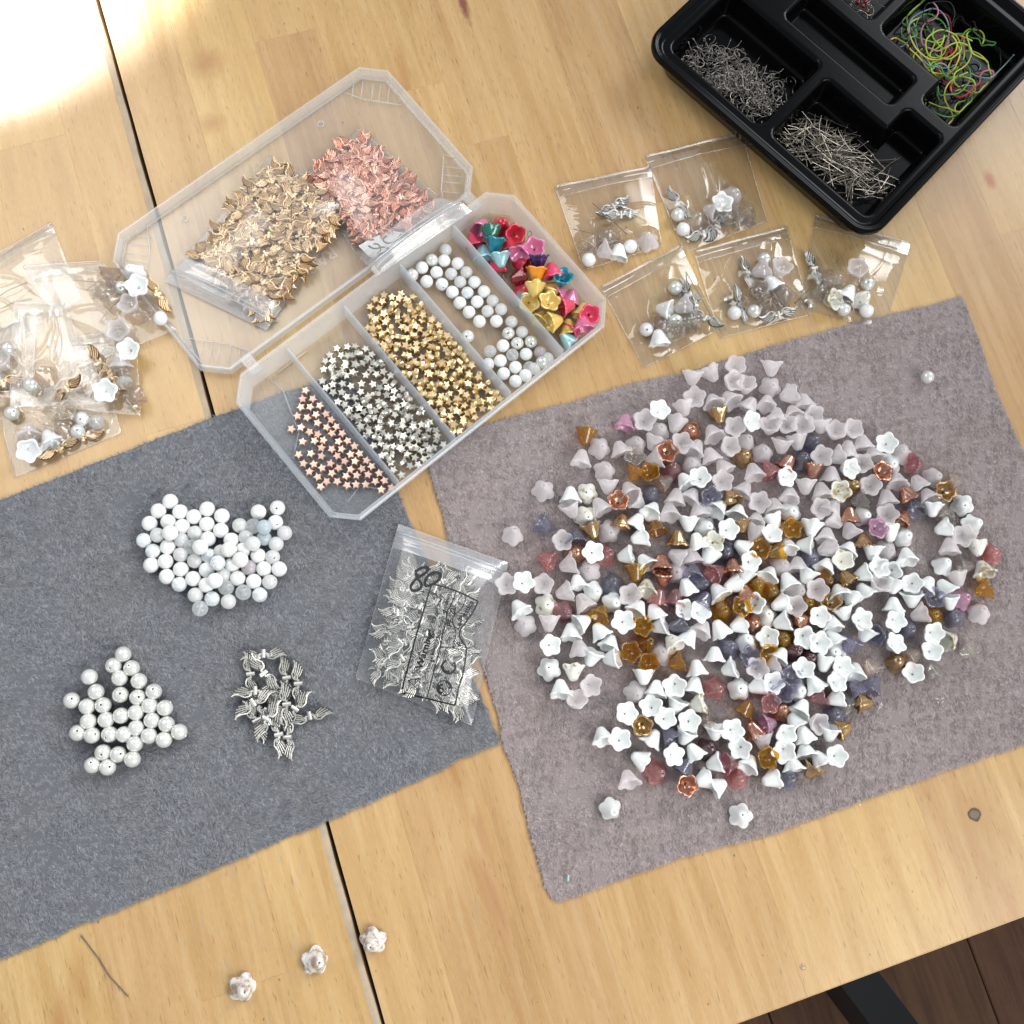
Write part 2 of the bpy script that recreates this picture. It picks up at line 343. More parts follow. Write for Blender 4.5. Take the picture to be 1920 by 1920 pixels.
# ------------------------------------------------------------------ THE TABLE: staves glued side by side, two leaves with a gap
table = empty('table', (0, 0, 0)); tag(table, 'pale varnished beech table top made of glued staves with a dark gap between two leaves', 'table')
YE = -15.6; YT = 52.0; GX = -6.0
def stave(x0, x1, y0, y1, dz=0.):
    bm = bmesh.new(); box(bm, x0+.0012, x1-.0012, y0+.0012, y1-.0012, -2.2, dz, .004)
    o = mesh_obj('stave', finish(bm, 'stave', M['wood'], False), table); return o
right = {-5.95: [], -3.0: [14.0], .62: [33.75], 3.81: [-3.4, 29.3], 8.86: [25.7, 3.], 11.07: [-9.], 14.85: [20.3], 18.6: [-2.0, 33.], 22.3: [9.], 26.0: [24., -12.], 29.4: [4.], 32.75: [14.], 36.2: [], 40.5: []}
xs = sorted(right)
for i, x in enumerate(xs):
    x1 = xs[i+1] if i+1 < len(xs) else 45.
    ys = [YE]+sorted(right[x])+[YT]
    for a, b in zip(ys, ys[1:]): stave(x, x1, a, b, -.002*random.random())
left = {-9.13: [16.], -12.7: [31.39, -7.77], -16.2: [8.], -19.8: [22.], -23.6: [1.], -27.: []}
xs = sorted(left)
for i, x in enumerate(xs):
    x1 = xs[i+1] if i+1 < len(xs) else -6.42
    ys = [YE]+sorted(left[x])+[YT]
    for a, b in zip(ys, ys[1:]): stave(x, x1, a, b, -.002*random.random())
# worn, rounded edge of the left leaf and the bare edge inside the gap
bm = bmesh.new()
pr = [(-6.42, -.003), (-6.30, -.012), (-6.20, -.04), (-6.13, -.10), (-6.11, -.25), (-6.11, -2.2), (-6.42, -2.2)]
ny = 60; rows = []
for j in range(ny+1):
    y = YE+(YT-YE)*j/ny; rows.append([bm.verts.new((x+(.02*math.sin(j*1.7)+.015*math.sin(j*.6) if 0 < i < 5 else 0), y, z)) for i, (x, z) in enumerate(pr)])
for a, b in zip(rows, rows[1:]):
    for k in range(len(pr)): bm.faces.new((a[k], a[(k+1) % len(pr)], b[(k+1) % len(pr)], b[k]))
mesh_obj('worn_edge', finish(bm, 'worn_edge', M['wood_edge'], True, 40), table)
bm = bmesh.new(); box(bm, -6.6, -5.5, YE+.3, YT, -2.6, -2.24); mesh_obj('gap_dark_strip', finish(bm, 'gap_dark_strip', M['gap'], False), table)  # near-black strip under the gap, painted for the gap's dark look
bm = bmesh.new(); box(bm, -26.8, 44.5, YE-.05, YE-.002, -2.15, -.03, .01); mesh_obj('front_edge_band', finish(bm, 'front_edge_band', M['wood'], False), table)

# ------------------------------------------------------------------ floor far below and a black bar
floor = empty('floor', (0, 0, 0)); tag(floor, kind='structure')
bmF = bmesh.new(); box(bmF, 0, 11.9, -150, 90, -76, -74, .15); fme = finish(bmF, 'floorboard', M['floor'], False)
for i in range(16):
    o = link(bpy.data.objects.new('floorboard', fme), floor); o.location = (-60+12.05*i, 0, 0)
a = P(1612, 1835, -60); b = P(1730, 1990, -60); a = a+(a-b)*.6; d = (b-a).normalized(); nrm = Vector((-d.y, d.x, 0))*1.9
vs = [a-nrm, a+nrm, b+nrm, b-nrm]; vs = [v.copy() for v in vs]+[v+Vector((0, 0, -12)) for v in vs]
tag(mesh_obj('floor_bar', pydata('floor_bar', vs, [(0, 1, 2, 3), (7, 6, 5, 4), (0, 4, 5, 1), (1, 5, 6, 2), (2, 6, 7, 3), (3, 7, 4, 0)], M['blackmetal'])),
    'black bar over the dark floorboards below the table edge', 'bar')

# ------------------------------------------------------------------ fleece cloths
def inside(poly, pts):
    x, y = pts[:, 0], pts[:, 1]; c = np.zeros(len(pts), bool); n = len(poly); j = n-1
    for i in range(n):
        xi, yi = poly[i]; xj, yj = poly[j]
        c ^= ((yi > y) != (yj > y)) & (x < (xj-xi)*(y-yi)/(yj-yi+1e-12)+xi); j = i
    return c
def smooth_field(pts, scale, seed, octs=5):
    r = np.random.RandomState(seed); v = np.zeros(len(pts))
    for _ in range(octs*3):
        k = r.normal(0, 1, 2)/scale; ph = r.uniform(0, 6.28); v += np.sin(pts@k+ph)
    return v/math.sqrt(octs*1.5)
def cloth(name, pxs, base, pile, label, base_dir, dens, length, rad, seed, wob, far=None, zt=.09):
    root = empty(name, (0, 0, 0)); tag(root, label, 'cloth')
    w = [P(x, y) for x, y in pxs]; poly = []
    for i, p in enumerate(w):                       # densify the cut edge, slightly ragged
        q = w[(i+1) % len(w)]; n = max(1, int((q-p).length/.25))
        for k in range(n):
            t = p.lerp(q, k/n); dv = (q-p).normalized(); e = random.gauss(0, .010)+.012*math.sin(t.x*2.1+t.y*1.3)
            poly.append((t.x-dv.y*e, t.y+dv.x*e))
    bm = bmesh.new(); vt = [bm.verts.new((x, y, zt)) for x, y in poly]
    f = bm.faces.new(vt); r = bmesh.ops.extrude_face_region(bm, geom=[f])
    for v in r['geom']:
        if isinstance(v, bmesh.types.BMVert): v.co.z = .004
    bmesh.ops.triangulate(bm, faces=bm.faces[:])
    mesh_obj('backing', finish(bm, 'backing', base, False), root)
    arr = np.array(poly); lo = np.maximum(arr.min(0), [-24, -14]); hi = np.minimum(arr.max(0), [36, 30])
    n = int((hi-lo).prod()*dens); pts = lo+np.random.rand(n, 2)*(hi-lo); pts = pts[inside(arr, pts)]
    q = np.array([Q2(x, y) for x, y in pts[:0]]) if False else None
    # drop what the camera can never come near (well outside the frame)
    cam_xy = (RW.T @ np.vstack([pts.T, np.full(len(pts), -HC)])); u = 960-F*cam_xy[0]/cam_xy[2]; v = 960+F*cam_xy[1]/cam_xy[2]
    keep = (u > -130) & (u < 2050) & (v > -130) & (v < 2050); pts = pts[keep]; n = len(pts)
    # fringe: more fibres at the edge
    idx = np.random.randint(0, len(arr), 3600); ed = arr[idx]+np.random.normal(0, .03, (3600, 2)); pts = np.vstack([pts, ed]); n2 = len(pts)
    ang = base_dir+wob*.45*smooth_field(pts, 1.9, seed)+wob*.40*smooth_field(pts, .30, seed+1)+wob*.40*smooth_field(pts, .11, seed+2)+np.random.normal(0, .28, n2)
    lift = .34+.24*smooth_field(pts, .10, seed+3)+.12*smooth_field(pts, .9, seed+4)+np.random.normal(0, .12, n2); lift = np.clip(lift, .08, 1.0)
    ln = length*(.75+.5*np.random.rand(n2)); ln[n:] *= .55
    ang[n:] = np.random.rand(len(ang)-n)*6.28
    S = 4; pos = np.zeros((n2, S, 3)); pos[:, 0, :2] = pts; pos[:, 0, 2] = zt-.01
    step = ln/(S-1); el = lift*1.5
    for s in range(1, S):
        e = el*(1.25-.55*s); e = np.where(e < -.25, -.25, e)
        pos[:, s, 0] = pos[:, s-1, 0]+np.cos(ang)*np.cos(e)*step; pos[:, s, 1] = pos[:, s-1, 1]+np.sin(ang)*np.cos(e)*step; pos[:, s, 2] = pos[:, s-1, 2]+np.sin(e)*step
        ang = ang+np.random.normal(0, .3, n2)
    pos[:, :, 2] = np.maximum(pos[:, :, 2], .02)
    hc = bpy.data.hair_curves.new('pile'); hc.add_curves([S]*n2)
    hc.attributes['position'].data.foreach_set('vector', pos.reshape(-1).astype(np.float32))
    ra = hc.attributes.get('radius') or hc.attributes.new('radius', 'FLOAT', 'POINT')
    rr = np.tile(np.array([1., 1., .85, .35])*rad, (n2, 1)); ra.data.foreach_set('value', rr.reshape(-1).astype(np.float32))
    hc.materials.append(pile); o = bpy.data.objects.new('pile', hc); link(o, root); o['kind'] = 'stuff'
    return root
grey_px = [(-330, 1060), (0, 940), (150, 881), (405, 782), (530, 738), (650, 700), (757, 955), (797, 1047), (889, 1281), (936, 1390), (870, 1418), (800, 1452), (630, 1530), (300, 1670), (0, 1797), (-330, 1930)]
mauve_px = [(795, 838), (950, 785), (1065, 757), (1180, 721), (1277, 701), (1430, 655), (1600, 607), (1740, 575), (1800, 557), (1812, 585), (1838, 650), (1864, 732), (1920, 854), (2060, 1130), (2120, 1300), (1920, 1394), (1790, 1436), (1711, 1465), (1593, 1507), (1443, 1563), (1320, 1592), (1180, 1640), (1100, 1670), (1048, 1687), (1036, 1684), (1022, 1661), (994, 1563), (971, 1464), (945, 1397), (936, 1350), (895, 1212), (852, 1063), (831, 967), (811, 902)]
DENS = 760
cloth('grey_fleece_cloth', grey_px, M['grey_base'], M['grey_pile'], 'blue-grey fleece cloth with a cut edge under the white bead clusters', R_(-60), DENS, .17, .0105, 3, .8)
cloth('mauve_fleece_cloth', mauve_px, M['mauve_base'], M['mauve_pile'], 'mauve-grey fleece cloth with a ragged cut edge under the heap of flower beads', R_(-78), DENS, .15, .0095, 21, .6)

# ------------------------------------------------------------------ plastic organiser box, open, with its lid folded back
AX = R_(22.3)
def frame(cx, cy, ang, z=0.): return Matrix.Translation((cx, cy, z)) @ Matrix.Rotation(ang, 4, 'Z')
def octo(a, b, c): return [(-a+c, b), (a-c, b), (a, b-c), (a, -b+c), (a-c, -b), (-a+c, -b), (-a, -b+c), (-a, b-c)]
def off_oct(a, b, c, d): return octo(a-d, b-d, max(.05, c-d*.586))
def shell(prof, a, b, c, mat, name, parent, closed=True):
    "sweep (inset, z) profile round the octagon"
    bm = bmesh.new(); rings = [[bm.verts.new((x, y, z)) for x, y in off_oct(a, b, c, d)] for d, z in prof]
    pairs = list(zip(rings, rings[1:]))+([(rings[-1], rings[0])] if closed else [])
    for r0, r1 in pairs:
        for k in range(8): bm.faces.new((r0[k], r0[(k+1) % 8], r1[(k+1) % 8], r1[k]))
    if not closed:
        bm.faces.new(rings[0][::-1]); bm.faces.new(rings[-1])
    es = [e for e in bm.edges if e.calc_length() > .001 and abs(e.verts[0].co.z-e.verts[1].co.z) > .3]
    return mesh_obj(name, finish(bm, name, mat, False), parent)
org = empty('bead_organiser', (0, 0, 0)); tag(org, 'open translucent plastic organiser box with cut corners, lid folded back and dividers', 'organiser box')
BB = frame(3.87, 15.77, AX); ZB = .16; A_, B_, C_ = 8.0, 4.22, .95
def inbox(u, v, z=0.): return BB @ Vector((u, v, z))
def clampbox(o, u0, u1, r=.42):
    q = BB.inverted() @ o.location; m = .36
    q.x = min(max(q.x, u0+r), min(u1-r, A_-m-r)); q.y = min(max(q.y, -B_+m+r), B_-m-r)
    if abs(q.x)+abs(q.y) > A_+B_-C_-m-r*1.3: q.x -= math.copysign(abs(q.x)+abs(q.y)-(A_+B_-C_-m-r*1.3), q.x)*.5; q.y -= math.copysign(abs(q.x)+abs(q.y)-(A_+B_-C_-m-r*1.3), q.y)*.9
    o.location = BB @ q
bx_ = shell([(.22, .16), (.14, 1.30), (.02, 1.32), (.0, 1.40), (.0, 1.58), (.05, 1.62), (.17, 1.62), (.21, 1.56), (.27, 1.2), (.36, .26)], A_, B_, C_, M['pp_rim'], 'box_wall', org); bx_.matrix_world = BB
fl_ = shell([(.36, ZB), (.36, ZB+.09)], A_, B_, C_, M['pp'], 'box_floor', org, closed=False); fl_.matrix_world = BB
for u in (-4.7, -1.5, 1.73, 4.86):
    bm = bmesh.new(); v0, v1 = B_-.30, -B_+.30
    pts = [(-.075, .24), (.075, .24), (.045, 1.5), (-.045, 1.5)]
    A1 = [bm.verts.new((u+x, v0+(.04 if z < 1 else 0)-.02, z)) for x, z in pts]; A2 = [bm.verts.new((u+x, v1+.02, z)) for x, z in pts]
    for k in range(4): bm.faces.new((A1[k], A1[(k+1) % 4], A2[(k+1) % 4], A2[k]))
    bm.faces.new(A1[::-1]); bm.faces.new(A2)
    o = mesh_obj('divider', finish(bm, 'divider', M['pp_rim'], False), org); o.matrix_world = BB
# raised ribs in the two left corners and ejector marks
def polyline_rib(pts, z, name, parent, W, w=.035, h=.05, mat='pp_rim', closed=False):
    bm = bmesh.new(); pts = [Vector((x, y, z)) for x, y in pts]
    tube(bm, pts+([pts[0]] if closed else []), w, 5); o = mesh_obj(name, finish(bm, name, M[mat]), parent); o.matrix_world = W; return o
polyline_rib([(-7.6, 1.9), (-6.7, 2.6), (-5.5, 2.6), (-5.0, 3.4)][:0] or [(-6.1, 3.75), (-5.95, 2.9), (-6.6, .9), (-7.55, .1)], .27, 'corner_rib', org, BB)
polyline_rib([(-6.9, -3.0), (-6.0, -2.75), (-5.1, -3.85)], .27, 'corner_rib', org, BB)
# lid, lying on its back on the table
LB = frame(.156, 24.2, R_(22.1)); 
lid = shell([(.12, .04), (.0, .10), (.0, .62), (.05, .66), (.12, .66), (.15, .60), (.17, .14), (.30, .12)], A_, B_, 1.0, M['pp_rim'], 'lid_wall', org); lid.matrix_world = LB
lid2 = shell([(.24, .03), (.24, .11)], A_, B_, 1.0, M['pp'], 'lid_panel', org, closed=False); lid2.matrix_world = LB
for sx in (-1, 1):
    for sy in (-1, 1):
        cx, cy = sx*6.75, sy*3.0
        hexa = [(cx+sx*x, cy+sy*y) for x, y in ((-1.05, .95), (-.5, .0), (-.1, -.55), (.75, -1.35), (.98, -.9), (.98, .35), (.45, .95))]
        o = polyline_rib([hexa[i] for i in (0, 1, 3, 4)], .16, 'corner_clip', org, LB, .03); polyline_rib([hexa[i] for i in (4, 5, 6, 0)], .30, 'corner_clip', org, LB, .02)
        for k in range(5):
            t = -.62+.34*k+(.06 if k == 2 else 0)
            p0 = Vector((cx+sx*(-.1+t*.9), cy+sy*(.05-t*.9))); dd = Vector((sx, sy)).normalized()*.62
            polyline_rib([(p0.x-dd.x*.55, p0.y-dd.y*.55), (p0.x+dd.x, p0.y+dd.y)], .17, 'clip_rib', org, LB, .022)
for (px, py) in ((347, 412), (602, 235), (517, 599), (770, 420)):
    bm = bmesh.new(); lathe(bm, [(.12, .10), (.17, .10), (.17, .15), (.12, .15)], 18, closed=True)
    o = mesh_obj('ejector_ring', finish(bm, 'ejector_ring', M['pp_rim']), org); o.location = P(px, py, 0)
for t in (-6.6, 6.3):                                 # hinge straps between box and lid
    bm = bmesh.new(); box(bm, t, t+.55, B_-.05, B_+.95, .60, .66, .01); o = mesh_obj('hinge', finish(bm, 'hinge', M['pp_rim'], False), org); o.matrix_world = BB
    o.rotation_euler.rotate(Euler((0, 0, 0)))
# moulded letters in the lid
def text_verts(s, size=1., bold=0.):
    fc = bpy.data.curves.new('t', 'FONT'); fc.body = s; fc.size = size; fc.offset = bold; fc.resolution_u = 3
    ob = bpy.data.objects.new('t', fc); COL.objects.link(ob); dg = bpy.context.evaluated_depsgraph_get()
    me = bpy.data.meshes.new_from_object(ob.evaluated_get(dg)); bpy.data.objects.remove(ob)
    vs = np.array([v.co[:] for v in me.vertices]); fs = [tuple(p.vertices) for p in me.polygons]; bpy.data.meshes.remove(me); return vs, fs
vs, fs = text_verts('RAO', .82, .02)
o = mesh_obj('moulded_letters', pydata('moulded_letters', [(-v[0]+.36, -v[1]-2.08, .135) for v in vs], fs, M['pp_rim']), org); o.matrix_world = LB

# ------------------------------------------------------------------ bead meshes
def bell_mesh(name, mat, lobes=5, amp=.13, hgt=.80, rad=.5, flare=2.2, n=40, th=.085):
    bm = bmesh.new(); top = hgt/2
    outer = []
    for i in range(14):
        t = i/13; r = .215+(rad-.215)*(.50*t+.50*t**flare)+.035*math.sin(PI*min(1, t*1.15)); z = top-.10-(hgt-.13)*t
        outer.append((r, z, t))
    prof = [(.04, top-.16, 0), (.04, top, 0), (.09, top+.005, 0), (.145, top-.02, 0), (.192, top-.06, 0)]+outer
    inner = [(max(.045, (r-.02)*(((z0-zb)/(hgt*.62))**.55 if z0 > zb else 0)), z0, tt) for r, z0, tt, zb in []]
    zf = top-hgt*.52                                   # floor of the cup
    zf = -hgt/2+.34; cup = [(rad*.86, -hgt/2-.035, .96), (rad*.78, -hgt/2+.005, .9), (rad*.70, -hgt/2+.08, .8), (rad*.58, -hgt/2+.18, .6), (rad*.42, -hgt/2+.26, .4), (rad*.24, zf-.02, .15), (.045, zf, 0), (.04, zf+.08, 0)]
    prof += [(rad+.004, -hgt/2+.0, 1.), (rad-.006, -hgt/2-.035, 1.), (rad-.03, -hgt/2-.045, .99)]+cup
    def fn(r, z, i, a):
        t = prof[i][2]; c = (.4*math.cos(lobes*a)+.6*(2*abs(math.cos(lobes*a/2))-1)) if t > 0 else 0
        return r*(1+amp*t**1.5*c-amp*.15*t), z-.03*t*t*c
    lathe(bm, [(p[0], p[1]) for p in prof], n, fn, closed=True)
    return finish(bm, name, mat)
BELL = {}
def bell(matk, var=0):
    k = (matk, var)
    if k not in BELL:
        a = [(.12, .69, .51, 2.3), (.105, .73, .50, 2.0), (.13, .64, .52, 2.7), (.10, .67, .50, 1.9), (.13, .71, .53, 2.8)][var]
        BELL[k] = bell_mesh('flower_bead', M[matk], amp=a[0], hgt=a[1], rad=a[2], flare=a[3])
    return BELL[k]
ROUND = {}
def round_bead(matk, r=.338, hole=.045):
    k = (matk, r, hole)
    if k not in ROUND:
        bm = bmesh.new(); a0 = math.asin(hole*1.5/r); prof = [(hole, -r*.6), (hole, -r*.97)]
        for i in range(17):
            a = -PI/2+a0+(PI-2*a0)*i/16; prof.append((r*math.cos(a), r*math.sin(a)))
        prof += [(hole, r*.97), (hole, r*.6)]
        lathe(bm, prof, 28, closed=True); ROUND[k] = finish(bm, 'round_bead', M[matk])
    return ROUND[k]
hole_mat = pbr('drill_hole', (.05, .05, .05), .8)
def star_mesh(name, mat):
    bm = bmesh.new(); n = 10; R1, R2, th = .235, .125, .10
    def ring(s, z): return [bm.verts.new(((R1 if k % 2 == 0 else R2)*s*math.cos(2*PI*k/n+PI/2), (R1 if k % 2 == 0 else R2)*s*math.sin(2*PI*k/n+PI/2), z)) for k in range(n)]
    rs = [ring(.80, -th), ring(1., -th*.6), ring(1., th*.6), ring(.80, th)]
    for a, b in zip(rs, rs[1:]):
        for k in range(n): bm.faces.new((a[k], a[(k+1) % n], b[(k+1) % n], b[k]))
    ct = bm.verts.new((0, 0, th*1.06)); cb = bm.verts.new((0, 0, -th*1.06))
    for k in range(n): bm.faces.new((rs[3][k], rs[3][(k+1) % n], ct)); bm.faces.new((rs[0][(k+1) % n], rs[0][k], cb))
    return finish(bm, name, mat, True, 30)
def wing_mesh(name, mat):
    "pair of folded wings either side of a short tube: ridged feathers, scroll at the root"
    bm = bmesh.new(); rec = []
    def mark(f):                     # run f and mark its new verts as recessed (1) or raised (0)
        pass
    def side(s):
        T = lambda x, y, z=0.: (s*x, y, z)
        top = [(.17, .10), (.30, .23), (.45, .25), (.60, .18), (.75, .10), (.90, .10), (1.02, .17)]
        bot = [(1.0, .07), (.93, -.04), (.82, -.13), (.68, -.20), (.52, -.23), (.36, -.20), (.22, -.12), (.15, -.02)]
        out = top+bot; z = .035
        vt = [bm.verts.new(T(x, y, z)) for x, y in out]; vb = [bm.verts.new(T(x, y, -z)) for x, y in out]
        rec.extend(vt+vb); bm.faces.new(vt if s > 0 else vt[::-1]); bm.faces.new(vb[::-1] if s > 0 else vb)
        for k in range(len(out)): bm.faces.new((vt[k], vb[k], vb[(k+1) % len(out)], vt[(k+1) % len(out)]))
        for zz in (.045, -.045):
            tube(bm, [T(x, y, zz) for x, y in [(.20, .0), (.16, .08), (.20, .18)]+top[1:]], .030, 5)
            for (p0, p1, p2) in (((.40, .14), (.62, .06), (.93, .03)), ((.38, .07), (.58, -.02), (.85, -.07)), ((.36, .0), (.52, -.09), (.75, -.15)), ((.31, -.06), (.42, -.14), (.60, -.20)), ((.48, .20), (.68, .12), (.98, .11))):
                pts = []
                for i in range(7):
                    t = i/6; x = (1-t)**2*p0[0]+2*t*(1-t)*p1[0]+t*t*p2[0]; y = (1-t)**2*p0[1]+2*t*(1-t)*p1[1]+t*t*p2[1]; pts.append(T(x, y, zz))
                tube(bm, pts, [.020 if i % 2 else .031 for i in range(7)], 4)
            for k in range(1): tube(bm, [T(.285+.075*math.cos(a), .075+.075*math.sin(a), zz*1.1) for a in np.linspace(0, 2*PI, 9)], .022, 4, False)
            tube(bm, [T(.285, .075, 0), T(.285, .075, zz*1.75)], .032, 6)
    side(1); side(-1); rs = set(rec)
    tube(bm, [(0, -.19, 0), (0, .17, 0)], .105, 8)
    tube(bm, [(-.19, 0, 0), (.19, 0, 0)], .06, 6)
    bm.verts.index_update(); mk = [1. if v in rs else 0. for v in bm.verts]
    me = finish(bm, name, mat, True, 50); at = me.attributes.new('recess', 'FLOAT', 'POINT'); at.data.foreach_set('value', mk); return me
STAR = {k: star_mesh('star_bead', M[k]) for k in ('rosegold', 'silver', 'gold')}
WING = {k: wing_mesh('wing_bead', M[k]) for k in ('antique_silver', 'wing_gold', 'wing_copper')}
def pin_mesh(ln, r=.017, head=.055, bend=0., mat='steel'):
    bm = bmesh.new(); pts = [(-ln/2+ln*i/6, bend*math.sin(PI*i/6), 0) for i in range(7)]
    tube(bm, pts, r, 6); tube(bm, [(-ln/2-.012, 0, 0), (-ln/2+.012, 0, 0)], head, 8)
    return finish(bm, 'head_pin', M[mat], True, 40)
PINS = [pin_mesh(1.25), pin_mesh(1.25, bend=.05), pin_mesh(1.1, bend=-.03), pin_mesh(1.35, bend=.08)]
def place(me, name, loc, rot=None, scale=1., parent=None):
    o = bpy.data.objects.new(name, me); o.location = loc
    if rot is not None: o.rotation_euler = rot
    o.scale = (scale,)*3; return link(o, parent)
def aim(v, spin=0.):
    "rotation taking +z to v with a spin about it"
    q = Vector(v).normalized().to_track_quat('Z', 'Y'); return (q @ Euler((0, 0, spin)).to_quaternion()).to_euler()

MATN = {'W': ('white', 'opaque white'), 'F': ('frost', 'frosted pale pink'), 'A': ('amber', 'clear amber'), 'G': ('goldglass', 'bronze lustre'), 'C': ('copperglass', 'copper lustre'),
        'P': ('pink', 'rose pink glass'), 'O': ('orchidglass', 'opal orchid pink'), 'L': ('lilac', 'lilac blue glass'), 'S': ('smoke', 'smoky glass'), 'K': ('clear', 'clear glass'),
        'T': ('travertine', 'speckled white'), 'D': ('plum', 'dark plum'), 'B': ('brownwash', 'brown washed white'), 'E': ('goldrim', 'gold edged cream')}
def bead_name(t): return {'W': 'white_flower_bead', 'F': 'frosted_flower_bead'}.get(t, 'glass_flower_bead')
def put_bell(t, px, py, pose, base, zoff=0., scale=1., parent=None, var=None, matk=None):
    var = random.choice((0, 1, 2, 3, 4)) if var is None else var
    me = bell(matk or MATN[t][0], var); o = bpy.data.objects.new('flower_bead', me)
    z = base+zoff
    if pose == 'd': v = (random.gauss(0, .16), random.gauss(0, .16), 1); zc = z+.40
    elif pose == 'u': v = (random.gauss(0, .22), random.gauss(0, .22), -1); zc = z+.40
    else:
        a = wang(px, py, float(pose), z); el = R_(random.uniform(-27, 12)); v = (math.cos(a)*math.cos(el), math.sin(a)*math.cos(el), math.sin(el)); zc = z+.40
    w = P(px, py, zc); o.location = w; o.rotation_euler = aim(v, random.uniform(0, 2*PI)); o.scale = (scale,)*3
    return o, w

